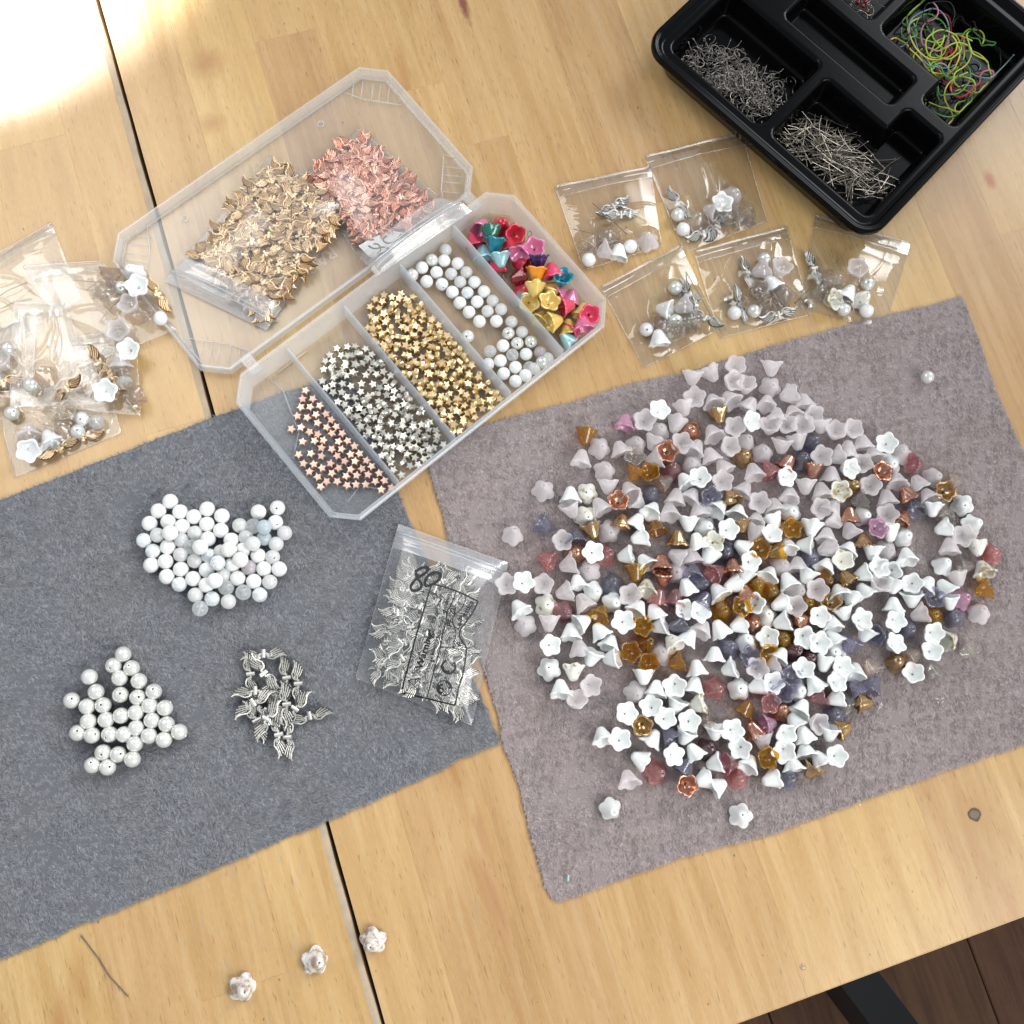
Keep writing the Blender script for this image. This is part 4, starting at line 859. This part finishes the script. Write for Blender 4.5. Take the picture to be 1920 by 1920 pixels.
    def drape(s, px, py, dz=.02):
        "a point of the print: find its place on the film surface"
        z = s.z0+s.b
        for _ in range(4):
            w = P(px, py, z); u, v = .5, .5
            for _ in range(8):
                f = s.xy(u, v); du = (s.xy(u+.01, v)-s.xy(u-.01, v))/.02; dv = (s.xy(u, v+.01)-s.xy(u, v-.01))/.02
                rx, ry = w.x-f.x, w.y-f.y; det = du.x*dv.y-du.y*dv.x
                u += (rx*dv.y-ry*dv.x)/det; v += (du.x*ry-du.y*rx)/det
            z = s.at(min(1, max(0, u)), min(1, max(0, v))).z
        return Vector((w.x, w.y, z+dz))
    def text(s, body, p0, p1, hpx, mat, bold=0., name='printed_text'):
        vs, fs = text_verts(body, 1., bold); wd_ = vs[:, 0].max(); ln = math.hypot(p1[0]-p0[0], p1[1]-p0[1])
        ux, uy = (p1[0]-p0[0])/ln, (p1[1]-p0[1])/ln; kx = ln/wd_; ky = hpx/.72
        out = [s.drape(p0[0]+ux*v[0]*kx+uy*v[1]*ky, p0[1]+uy*v[0]*kx-ux*v[1]*ky, .02) for v in vs]
        o = mesh_obj(name, pydata(name, out, fs, mat), s.root); return o
    def stroke(s, pts, wpx, mat, name='printed_line', dz=.022, sub=6):
        P2 = []
        for a, b in zip(pts, pts[1:]):
            for k in range(sub): P2.append((a[0]+(b[0]-a[0])*k/sub, a[1]+(b[1]-a[1])*k/sub))
        P2.append(pts[-1]); vs = []; fs = []
        for i, p in enumerate(P2):
            a = P2[max(0, i-1)]; b = P2[min(len(P2)-1, i+1)]; dx, dy = b[0]-a[0], b[1]-a[1]; l = math.hypot(dx, dy) or 1
            nx, ny = -dy/l*wpx/2, dx/l*wpx/2; vs += [s.drape(p[0]+nx, p[1]+ny, dz), s.drape(p[0]-nx, p[1]-ny, dz)]
        for i in range(len(P2)-1): k = 2*i; fs.append((k, k+1, k+3, k+2))
        return mesh_obj(name, pydata(name, vs, fs, mat), s.root)
def curve_pts(p, n=5):
    "Catmull-Rom through p"
    out = []; q = [p[0]]+list(p)+[p[-1]]
    for i in range(1, len(q)-2):
        for k in range(n):
            t = k/n; o_ = []
            for d in (0, 1):
                a, b, c, e = q[i-1][d], q[i][d], q[i+1][d], q[i+2][d]
                o_.append(.5*((2*b)+(c-a)*t+(2*a-5*b+4*c-e)*t*t+(3*b-a-3*c+e)*t**3))
            out.append(tuple(o_))
    return out+[p[-1]]

def fill_wings(bag, kind, quadin, n, z0, hmax, lab, grp, seed, sc=1.):
    "loose wing beads filling a bag, layered"
    rr = random.Random(seed); cx = sum(p[0] for p in quadin)/4; cy = sum(p[1] for p in quadin)/4; made = 0; k = 0
    pts = []
    while made < n and k < 6000:
        k += 1; u, v = rr.random(), rr.random()
        x = (quadin[0][0]*(1-u)+quadin[1][0]*u)*(1-v)+(quadin[3][0]*(1-u)+quadin[2][0]*u)*v; y = (quadin[0][1]*(1-u)+quadin[1][1]*u)*(1-v)+(quadin[3][1]*(1-u)+quadin[2][1]*u)*v
        lay = made*6//n; dm = 24 if k < 3500 else 12
        if any((x-q[0])**2+(y-q[1])**2 < dm*dm and q[2] == lay for q in pts): continue
        prof = (math.sin(PI*(.08+.84*u))**.6)*(math.sin(PI*min(1, v*.84+.08))**.5); z = z0+.10+lay/6*hmax*prof+rr.uniform(0, .06)
        top_ = bag.drape(x, y, 0).z-.20; z = max(z0+.06, min(z, top_)) if top_ < z else z
        o = place(WING[kind], {'wing_copper': 'copper_wing_bead', 'wing_gold': 'gold_wing_bead', 'antique_silver': 'silver_wing_bead'}[kind], P(x, y, z), Euler((rr.gauss(0, .2)+(PI if rr.random() < .5 else 0), rr.gauss(0, .09), rr.uniform(0, 6.28))), sc)
        tag(o, lab+', '+['seal end', 'upper part', 'middle', 'lower part', 'bottom end'][min(4, int(v*5))]+' '+['left edge', 'centre', 'right edge'][min(2, int(u*3))], 'bead', grp); pts.append((x, y, lay)); made += 1

# gold and copper bags on the lid
def box_sag(x, y):
    p = BB.inverted() @ Vector((x, y, 0)); d = min(A_-abs(p.x), B_+.5-p.y); return 1.32*max(0., min(1., (B_+1.7-p.y)/1.5)) if p.y < B_+1.7 else 0.
bagC = Bag('copper_wing_bag', 'clear grip-seal bag of copper wing beads with a handwritten white label', [(883, 422), (709, 542), (573, 328), (674, 242)], .14, 1.05, 5, M['poly'], 'grip-seal bags of wing beads', .06, (), .24, 46, zip_=True, seal_mat='poly_zip', sag=box_sag)
fill_wings(bagC, 'wing_copper', [(672, 264), (592, 326), (692, 448), (808, 396)], 190, .24, .55, 'copper wing bead inside its grip bag', 'copper wing beads in their bag', 11, .80)
bagG = Bag('gold_wing_bag', 'clear grip-seal bag of pale gold wing beads lying across the open lid', [(308, 528), (500, 620), (663, 383), (507, 293)], .16, 1.25, 6, M['poly'], 'grip-seal bags of wing beads', .06, (), .17, 46, zip_=True, seal_mat='poly_zip')
fill_wings(bagG, 'wing_gold', [(507, 314), (378, 482), (500, 588), (636, 392)], 225, .28, .65, 'gold wing bead inside its grip bag', 'gold wing beads in their bag', 12, .82)
c5 = lambda a, b: (540+a*.125, 420+b*.125)
lp = [c5(*p) for p in ((1055, 325), (1215, 490), (1260, 502), (1330, 480), (1640, 290), (1730, 130), (1500, 90))]
lv = [P(x, y, .62) for x, y in lp]; mesh_obj('paper_label', pydata('paper_label', lv+[v-Vector((0, 0, .01)) for v in lv], [tuple(range(7)), tuple(range(13, 6, -1))]+[(i, (i+1) % 7, 7+(i+1) % 7, 7+i) for i in range(7)], M['paper']), bagC.root)
for st in (((1205, 330), (1290, 372), (1375, 355), (1350, 310), (1285, 298)), ((1370, 350), (1390, 400), (1335, 455), (1440, 430), (1505, 378), (1450, 355), (1375, 352)), ((1480, 180), (1430, 225), (1450, 275), (1530, 290), (1620, 250), (1680, 190), (1690, 150))):
    bagC.stroke(curve_pts([c5(*p) for p in st]), 3.2, M['greyink'], 'handwritten_mark', sub=1)

# silver bag with the printed warning and the handwritten 80
def bagS_sag(x, y): return .16
bagS = Bag('silver_wing_bag', 'clear grip-seal bag marked 80 with a printed warning, full of silver wing beads', [(748, 984), (952, 1056), (884, 1360), (668, 1272)], .06, 1.12, 8, M['poly'], 'grip-seal bags of wing beads', .07, (), .16, 50, zip_=True, seal_mat='poly_zip', sag=bagS_sag)
fill_wings(bagS, 'antique_silver', [(768, 1075), (872, 1088), (866, 1322), (706, 1250)], 190, .24, .7, 'silver wing bead inside the printed grip bag', 'silver wing beads in their bag', 13, .85)
c6 = lambda a, b: (740+a*.15106, 1050+b*.15106)
def st6(pts, w=1.7, name='printed_line', sub=5, mat='ink'): return bagS.stroke([c6(*p) for p in pts], w, M[mat], name, sub=sub)
st6(curve_pts([(460, 295), (270, 930), (80, 1650)]), 2.9, sub=2); st6([(460, 295), (600, 330), (765, 385), (890, 440), (1035, 515)], 2.9)
st6(curve_pts([(1035, 515), (985, 620), (870, 790), (815, 870), (810, 960), (870, 1050), (890, 1110), (870, 1290), (840, 1450), (790, 1600), (750, 1805)]), 2.9, sub=2); st6([(80, 1650), (405, 1720), (750, 1805)], 2.9)
st6(curve_pts([(765, 385), (700, 560), (650, 640), (640, 760), (600, 900), (570, 1075), (490, 1370), (405, 1700)]), 2.0, sub=2)
st6(curve_pts([(890, 440), (840, 590), (730, 700), (720, 770), (760, 900), (740, 1000), (730, 1090)]), 1.8, sub=2); st6([(570, 1075), (730, 1095), (890, 1120)], 1.3)
def tx6(s, a, b, h, bold=0.): bagS.text(s, c6(*a), c6(*b), h*.151, M['ink'], bold+.02)
tx6('Warning:', (335, 1360), (485, 880), 82, .02); tx6('Please keep away from children', (425, 1395), (690, 430), 42); tx6("It's not a toy", (490, 790), (600, 440), 42)
tx6('PE  ZL', (705, 835), (765, 580), 66, .005); tx6('La-Plastica', (790, 870), (985, 520), 66, .005); tx6('R-', (805, 1080), (865, 1000), 60); tx6('R', (615, 1185), (655, 1170), 40)
def ring6(cx, cy, r, w, a0=0, a1=360): st6([(cx+r*math.cos(R_(a)), cy-r*math.sin(R_(a))) for a in np.linspace(a0, a1, 22)], w, 'printed_symbol', 1)
ring6(635, 1165, 38, .9); ring6(670, 1325, 84, 3.6, 110, 400); ring6(650, 1335, 55, 5.0, 160, 300); ring6(615, 1590, 92, 1.8); ring6(600, 1600, 55, 4.2, 90, 260); ring6(650, 1560, 40, 4.0, -60, 110); ring6(570, 1620, 30, 3.5, 0, 200)
st6([(170, 1490), (320, 1465), (290, 1610), (170, 1490)], 1.4, 'printed_symbol', 3); ring6(270, 1500, 18, 1.6)
st6(curve_pts([(250, 150), (330, 100), (400, 92), (418, 118), (370, 170), (300, 205), (262, 172), (285, 230), (330, 290), (322, 350), (270, 380), (215, 372), (200, 325), (250, 250), (330, 190)]), 5.2, 'handwritten_mark', 1)
st6(curve_pts([(440, 180), (490, 155), (545, 162), (572, 195), (545, 250), (470, 300), (410, 322), (375, 302), (385, 240), (430, 185), (500, 158)]), 5.2, 'handwritten_mark', 1)
w_ = [P(x, y, .24) for x, y in ((752, 1080), (775, 1062), (800, 1072), (795, 1100), (770, 1120), (742, 1112))]
mesh_obj('paper_slip', pydata('paper_slip', w_+[v-Vector((0, 0, .02)) for v in w_], [tuple(range(6)), tuple(range(11, 5, -1))]+[(i, (i+1) % 6, 6+(i+1) % 6, 6+i) for i in range(6)], M['paper']), bagS.root)

# small cellophane kits: quad = seal edge first (left, right), then bottom right, bottom left
KITS = [
 ('top left one of the five kit bags beside the black tray', [(1041, 352), (1219, 315), (1240, 462), (1095, 507)], 0., 1,
  'R1104,487 R1182,462 F1215,447,d K1107,452,60 F1131,472,200 W1160,471,80 S1139,441,d w1164,402,10 w1150,388,30 n1075,429,1191,462 n1111,381,1175,439 n1082,480,1174,426 s1133,451'),
 ('top right one of the five kit bags, touching the black tray shadow', [(1209, 296), (1390, 252), (1438, 415), (1283, 474)], 0., 2,
  'w1272,382,-55 Q1271,403 R1281,430 w1320,438,20 w1345,425,60 K1307,410,d K1365,412,u K1405,402,60 W1350,385,u F1377,365,d F1332,395,150 s1380,418 n1290,390,1350,440'),
 ('lower left one of the five kit bags, by the organiser corner', [(1127, 540), (1276, 462), (1350, 617), (1207, 690)], 0., 3,
  'R1212,618 W1235,632,100 W1243,580,160 F1279,575,200 Q1266,540 Q1267,602 S1240,610,d K1286,605,90 K1267,624,u K1305,601,60 w1290,553,100 w1302,572,80 w1322,597,-35 n1286,510,1292,616 n1286,510,1342,610 s1255,632'),
 ('lower middle one of the five kit bags, just above the mauve cloth', [(1302, 474), (1475, 428), (1520, 590), (1350, 634)], 0., 4,
  'R1377,587 Q1414,583 S1417,548,u F1424,508,200 Q1433,486 F1462,508,u W1445,529,120 K1469,551,d K1438,570,60 w1402,512,100 w1390,570,110 w1460,590,15 n1402,512,1484,584 s1366,560 s1375,570'),
 ('rightmost kit bag, tilted below the black tray and onto the mauve cloth', [(1528, 406), (1706, 460), (1655, 622), (1500, 577)], 0., 5,
  'F1605,507,u Q1627,532 Q1582,580 R1625,583 W1591,548,60 T1619,558,d E1557,563,u K1567,524,0 K1536,544,d w1526,502,110 n1570,489,1491,568 s1581,563 s1520,570 s1512,562'),
 ('half hidden at the left edge, its corner pointing up', [(-60, 512), (98, 421), (152, 560), (-10, 660)], 0., 6, 'n-10,560,50,530'),
 ('kit bag at the left frame edge with gold wings', [(-70, 640), (70, 590), (60, 745), (-70, 790)], .05, 7, 'F5,682,u g5,720,20 Q14,655 S0,750,d'),
 ('bottom kit bag of the left pile, beside the grey cloth', [(-20, 700), (210, 745), (228, 812), (30, 895)], .0, 8,
  'F54,807,100 W92,820,120 W52,842,u g112,842,30 g155,822,15 Q146,809 R154,785 J181,791 S115,800,d K110,770,60 K128,777,u Q22,775 n80,795,140,812'),
 ('its pointed corner towards the grey cloth, right side of the left pile', [(115, 640), (255, 618), (264, 780), (100, 762)], .25, 9,
  'F225,622,u W246,658,u F226,674,90 K235,700,d J234,717 W198,735,u S245,745,200 s248,762 g185,682,110 g207,705,-50 n212,655,170,745'),
 ('flat greyish kit bag on top of the left pile', [(27, 570), (122, 572), (202, 758), (19, 764)], .45, 10, 'Q57,722 g125,730,30 S80,700,d'),
 ('brightly glinting kit bag of the left pile, half under the organiser lid', [(47, 503), (192, 492), (332, 618), (150, 690)], .30, 11,
  'S212,515,30 Q227,540 W260,540,u W247,508,d F247,575,u K200,552,u S275,585,u R300,597 g295,552,-60 n135,525,212,535 n190,599,222,565 n160,545,230,500'),
]
for desc, quad, z0, sd, con in KITS:
    bumps = []; short = {1: 'top left kit bag', 2: 'top right kit bag', 3: 'kit bag by the organiser corner', 4: 'kit bag above the mauve cloth', 5: 'tilted rightmost kit bag', 6: 'kit bag pointing up at the left', 7: 'kit bag at the left frame edge', 8: 'bottom kit bag of the left pile', 9: 'pointed kit bag of the left pile', 10: 'flat greyish kit bag', 11: 'glinting kit bag under the lid'}[sd]
    cnt = {}
    for tok in con.split():
        k = tok[0]; f = tok[1:].split(','); x, y = float(f[0]), float(f[1]); zb = z0+.03+(.12 if (y > 600 and x > 1350) else 0)
        cnt[k] = cnt.get(k, 0)+1; nn = ['', 'second ', 'third ', 'fourth '][min(3, cnt[k]-1)]
        if k in 'RQJ':
            o = put_round({'R': 'whitestone', 'Q': 'pearl', 'J': 'stripe'}[k], x, y, .33, zb, random.choice(('h', None)), {'R': 'round_bead', 'Q': 'pearl_bead', 'J': 'round_bead'}[k])
            tag(o, '%s%s inside the %s' % (nn, {'R': 'milky white round bead', 'Q': 'white pearl', 'J': 'clear frosted round bead'}[k], short), 'bead'); bumps.append((o.location, .72, .42))
        elif k in 'wg':
            ww = P(x, y, zb+.16+.12*(cnt[k] % 2)); o = place(WING['antique_silver' if k == 'w' else 'wing_gold'], 'wing_bead', ww, Euler((random.gauss(0, .3), random.gauss(0, .2), wang(x, y, float(f[2])))), .95)
            tag(o, '%s%s wing bead inside the %s' % (nn, 'silver' if k == 'w' else 'gold', short), 'bead'); bumps.append((ww, .42, .6))
        elif k == 'n':
            p0 = P(x, y, zb+.5); p1 = P(float(f[2]), float(f[3]), zb+.35); bm = bmesh.new(); mid = p0.lerp(p1, .5)+Vector((0, 0, .12)); tube(bm, [p0, mid, p1], .022, 6)
            dd = (p1-p0).normalized(); tube(bm, [p1-dd*.012, p1+dd*.012], .055, 8)
            o = mesh_obj('head_pin', finish(bm, 'head_pin', M['steel'], True, 40)); tag(o, '%ssteel head pin lying inside the %s' % (nn, short), 'pin')
        elif k == 's':
            o = place(STAR['silver'], 'star_bead', P(x, y, zb+.2), Euler((random.gauss(0, .5), random.gauss(0, .5), random.uniform(0, 6)))); tag(o, '%ssilver star bead inside the %s' % (nn, short), 'bead')
        else:
            o, w = put_bell(k, x, y, f[2], zb, 0); o.name = bead_name(k); link(o); tag(o, '%s%s bell bead inside the %s' % (nn, MATN[k][1], short), 'bead'); bumps.append((w, .86, .55))
    Bag('kit_bag', 'clear cellophane bag, '+desc, quad, z0+.012, .28, sd*7, M['film'], 'cellophane kit bags on the table', .15 if sd < 6 else .24, bumps, .13, 76, ridge=15)

# ------------------------------------------------------------------ black tray
TL = P(1205, 83, 2.0); TA = R_(-61)
TB = Matrix.Translation((TL.x, TL.y, 0)) @ Matrix.Rotation(TA, 4, 'Z')     # local x = along s, local y = along t
SW, TW = 14.35, 15.2
def rr_sd(x, y, x0, x1, y0, y1, r):
    qx = abs(x-(x0+x1)/2)-(x1-x0)/2+r; qy = abs(y-(y0+y1)/2)-(y1-y0)/2+r
    return math.hypot(max(qx, 0), max(qy, 0))+min(max(qx, qy), 0)-r
POCK = [[(.9, 6.85, .95, 5.75, .5)], [(7.35, 13.55, 1.0, 5.4, .5), (11.2, 13.55, 1.0, 7.0, .45)], [(3.7, 10.65, 6.35, 8.5, .4)], [(7.5, 13.6, 9.25, 14.3, .5), (11.45, 13.6, 7.7, 14.3, .4)], [(.9, 7.0, 9.2, 14.3, .5)]]
def tray_z(x, y):
    z = 1.72
    for i, rs in enumerate(POCK):
        d = min(rr_sd(x, y, *r) for r in rs); depth = 1.0 if i == 2 else 1.50
        t = min(1, max(0, -d/.28)); t = t*t*(3-2*t); z = min(z, 1.72-depth*t)
    d = rr_sd(x, y, .28, SW-.28, .28, TW-.28, .95)
    if d > -.16: z = max(z, 1.72+.28*min(1, (d+.16)/.16))
    if i == 2: pass
    return z
bm = bmesh.new(); nx, ny_ = 170, 180; grid = {}
for i in range(nx+1):
    for j in range(ny_+1):
        x = SW*i/nx; y = TW*j/ny_
        d = rr_sd(x, y, .05, SW-.05, .05, TW-.05, 1.15)
        if d < .0: grid[i, j] = bm.verts.new((x, y, tray_z(x, y)))
for i in range(nx):
    for j in range(ny_):
        k = [(i, j), (i+1, j), (i+1, j+1), (i, j+1)]
        if all(q in grid for q in k): bm.faces.new([grid[q] for q in k])
tray = empty('bead_tray', (0, 0, 0)); tag(tray, 'black plastic compartment tray of pins, ear hooks and cords at the top right', 'tray')
o = mesh_obj('tray_inset', finish(bm, 'tray_inset', M['blackplastic']), tray); o.matrix_world = TB
def rrpath(x0, x1, y0, y1, r, n=9):
    out = []
    for cx, cy, a0 in ((x1-r, y1-r, 0), (x0+r, y1-r, 90), (x0+r, y0+r, 180), (x1-r, y0+r, 270)):
        for k in range(n): a = R_(a0+90*k/(n-1)); out.append((cx+r*math.cos(a), cy+r*math.sin(a)))
    return out
bm = bmesh.new(); rings = []
for d, z in ((.22, 1.94), (.16, 2.0), (.05, 2.02), (-.02, 1.99), (-.05, 1.90), (-.04, 1.72), (.02, 1.66), (.12, 1.70), (.20, 1.66), (.80, .10), (.95, .02), (1.2, .0)):
    rings.append([bm.verts.new((x, y, z)) for x, y in rrpath(d, SW-d, d, TW-d, max(.3, 1.2-d*.6))])
for a, b in zip(rings, rings[1:]):
    n = len(a)
    for k in range(n): bm.faces.new((a[k], a[(k+1) % n], b[(k+1) % n], b[k]))
bm.faces.new(rings[-1]); o = mesh_obj('tray_rim', finish(bm, 'tray_rim', M['blackplastic'], True, 35), tray); o.matrix_world = TB
# contents
def hook_mesh(v):
    rr = random.Random(v); bm = bmesh.new(); pts = []
    for a in np.linspace(200, -30, 10): pts.append((.28*math.cos(R_(a)), .28*math.sin(R_(a)), 0))
    pts += [(.26, -.35, 0), (.30+.1*rr.random(), -.6, 0.05)]; tube(bm, pts, .020, 5)
    tube(bm, [(-.26+.07*math.cos(a)-.0, -.17+.07*math.sin(a), 0) for a in np.linspace(0, 6, 9)], .018, 5, False)
    r = .05; lathe(bm, [(.0001, -r), (r*.8, -r*.6), (r, 0), (r*.8, r*.6), (.0001, r)], 8, lambda a, z, i, an: (a, z)); 
    return finish(bm, 'ear_hook', M['darksteel'])
HOOKS = [hook_mesh(i) for i in range(4)]
def eye_mesh():
    bm = bmesh.new(); tube(bm, [(.06*math.cos(a), .06*math.sin(a)+.5, 0) for a in np.linspace(-1.5, 4.6, 9)], .018, 5); tube(bm, [(0, .44, 0), (0, -.3, 0)], .018, 5)
    return finish(bm, 'eye_pin', M['darksteel'])
EYE = eye_mesh()
def heap_in(me_list, name, n, cx, cy, sx, sy, rot, zmax, lab, grp, cat, seed, tilt=.3, sc=1.):
    rr = random.Random(seed)
    for k in range(n):
        while True:
            a, b = rr.gauss(0, .42), rr.gauss(0, .42)
            if abs(a) < 1 and abs(b) < 1: break
        u = a*sx*math.cos(rot)-b*sy*math.sin(rot); v = a*sx*math.sin(rot)+b*sy*math.cos(rot)
        x, y = cx+u, cy+v; x = min(max(x, (.9 if cx < 7 else 7.35)+.7), 12.9 if cx > 7 else 6.2); y = min(max(y, 1.55), 5.2)
        z = .30+zmax*.75*max(.05, 1-a*a-b*b)*(k/n)*.95+rr.uniform(0, .08)
        o = place(rr.choice(me_list), name, TB @ Vector((x, y, z)), Euler((rr.gauss(0, tilt), rr.gauss(0, tilt), (TA+rr.choice((0, PI))+rr.gauss(.35, .75)) if cat == 'pin' else rr.uniform(0, 6.28))), sc); tag(o, lab+', '+('left' if v < -.5 else 'right' if v > .5 else 'centre')+' '+('upper' if u < -.7 else 'lower' if u > .7 else 'middle')+' part', cat, grp)
heap_in(HOOKS, 'ear_hook', 170, 4.0, 2.6, 3.6, 1.9, .25, .95, 'tarnished ear hook in the tray corner pocket', 'ear hooks in the black tray', 'ear hook', 31)
heap_in([EYE], 'eye_pin', 70, 4.0, 2.6, 3.2, 1.8, .25, .95, 'steel eye pin among the tray ear hooks', 'eye pins in the black tray', 'eye pin', 32)
heap_in(PINS, 'head_pin', 250, 10.2, 3.0, 4.2, 1.9, .1, 1.0, 'steel head pin in the front tray pocket', 'head pins in the black tray', 'pin', 33, .16, 1.0)
CP = lambda a, b: (1230+a*.3594, b*.3594)
def cord(i, col, cx, cy, spread, n, rad):
    rr = random.Random(100+i); z = .45+.75*rr.random(); a0 = rr.uniform(0, 6.28); pts = []; x, y = cx+rr.gauss(0, spread*.6), cy+rr.gauss(0, spread*.6)
    turn = rr.choice((-1, 1))*rr.uniform(.25, .75)
    for k in range(n):
        px, py = CP(x, y); w = P(px, py, z+.25*math.sin(k*.9+i)); q = TB.inverted() @ w; q.x = min(max(q.x, 7.9), 13.2); q.y = min(max(q.y, 9.6 if q.x < 11.6 else 8.1), 13.9); q.z = max(.32, q.z)
        pts.append(TB @ q); a0 += turn+rr.gauss(0, .25); x += 42*math.cos(a0)+(cx-x)*.06; y += 42*math.sin(a0)+(cy-y)*.06
        if rr.random() < .12: turn = -turn
    sm = []
    for k in range(1, len(pts)-2):
        for t in (0, .25, .5, .75):
            p0, p1, p2, p3 = pts[k-1:k+3]; sm.append(.5*((2*p1)+(p2-p0)*t+(2*p0-5*p1+4*p2-p3)*t*t+(3*p1-p0-3*p2+p3)*t**3))
    bm = bmesh.new(); tube(bm, sm, rad, 6); o = mesh_obj('cord_piece', finish(bm, 'cord_piece', M[col])); return o
cols = ['c_lime']*9+['c_green']*6+['c_black']*7+['c_red']*4+['c_blue']*4+['c_pink']*3+['c_yellow']*3
cols = cols+['c_lime', 'c_black', 'c_green', 'c_yellow', 'c_blue', 'c_black']; random.Random(5).shuffle(cols); cc_ = {}
for i, c in enumerate(cols):
    up = i % 2; o = cord(i, c, 1500 if up else 1600, 190 if up else 420, 70, 9+(i*7) % 12, .037 if c != 'c_black' else .03)
    cc_[c] = cc_.get(c, 0)+1; nm = {'c_lime': 'lime green', 'c_green': 'dark green', 'c_black': 'black', 'c_red': 'red', 'c_blue': 'grey-blue', 'c_pink': 'pale pink', 'c_yellow': 'yellow'}[c]
    tag(o, '%s waxed cord scrap in the tangle in the right tray pocket' % nm, 'cord', nm+' cord scraps in the black tray')
# red seed bead wires in the top pocket
for i in range(14):
    rr = random.Random(300+i); px, py = CP(1080+rr.gauss(0, 45), 30+rr.gauss(0, 28)); w = P(px, py, .55+.4*rr.random())
    if i % 2: o = put_round('g_red', px, py, .11, .7, None, 'seed_bead'); tag(o, 'small red bead on wire scraps in the top tray pocket', 'bead', 'red beads in the top tray pocket')
    else: o = place(HOOKS[i % 4], 'ear_hook', w, Euler((rr.gauss(0, .4), rr.gauss(0, .4), rr.uniform(0, 6)))); tag(o, 'steel wire scrap among red beads in the top tray pocket', 'wire', 'wire scraps in the top tray pocket')

# ------------------------------------------------------------------ small strays
bm = bmesh.new(); a, b = P(153, 1755, .03), P(240, 1868, .03); c = P(187, 1800, .05); tube(bm, [a, c, P(205, 1830, .04), b], .026, 6); dd = (c-a).normalized(); tube(bm, [a-dd*.01, a+dd*.015], .055, 8)
tag(mesh_obj('head_pin', finish(bm, 'head_pin', M['steel'], True, 40)), 'lone bent steel head pin on bare wood below the grey cloth', 'pin')
bm = bmesh.new(); r = random.Random(9)
for px, py, n in ((1652, 1325, 9), (1760, 1312, 6), (1774, 1325, 3), (1610, 1505, 3), (1345, 1440, 3)):
    for _ in range(n):
        w = P(px+r.gauss(0, 5), py+r.gauss(0, 4), .27); t = Vector((r.gauss(0, 1), r.gauss(0, 1), r.gauss(0, .4))).normalized()*r.uniform(.03, .09); tube(bm, [w-t, w+t], r.uniform(.012, .03), 4)
tag(mesh_obj('gold_crumbs', finish(bm, 'gold_crumbs', M['goldrim'])), kind='stuff')
bm = bmesh.new(); box(bm, -.05, .05, -.13, .13, 0, .06, .02); o = mesh_obj('plastic_scrap', finish(bm, 'plastic_scrap', pbr('teal_plastic', (.25, .50, .48), .4), False)); o.location = P(1065, 1646, .22); o.rotation_euler = (0, .2, wang(1065, 1646, 85)-PI/2)
tag(o, 'tiny pale teal plastic scrap on the lower left corner of the mauve cloth', 'scrap')
bm = bmesh.new(); lathe(bm, [(.001, .05), (.07, .045), (.12, .02), (.14, .0)], 18); o = mesh_obj('glue_drop', finish(bm, 'glue_drop', M['clear'])); o.location = P(1505, 1813, .002)
tag(o, 'small clear dried drop on the wood near the front table edge', 'drop')
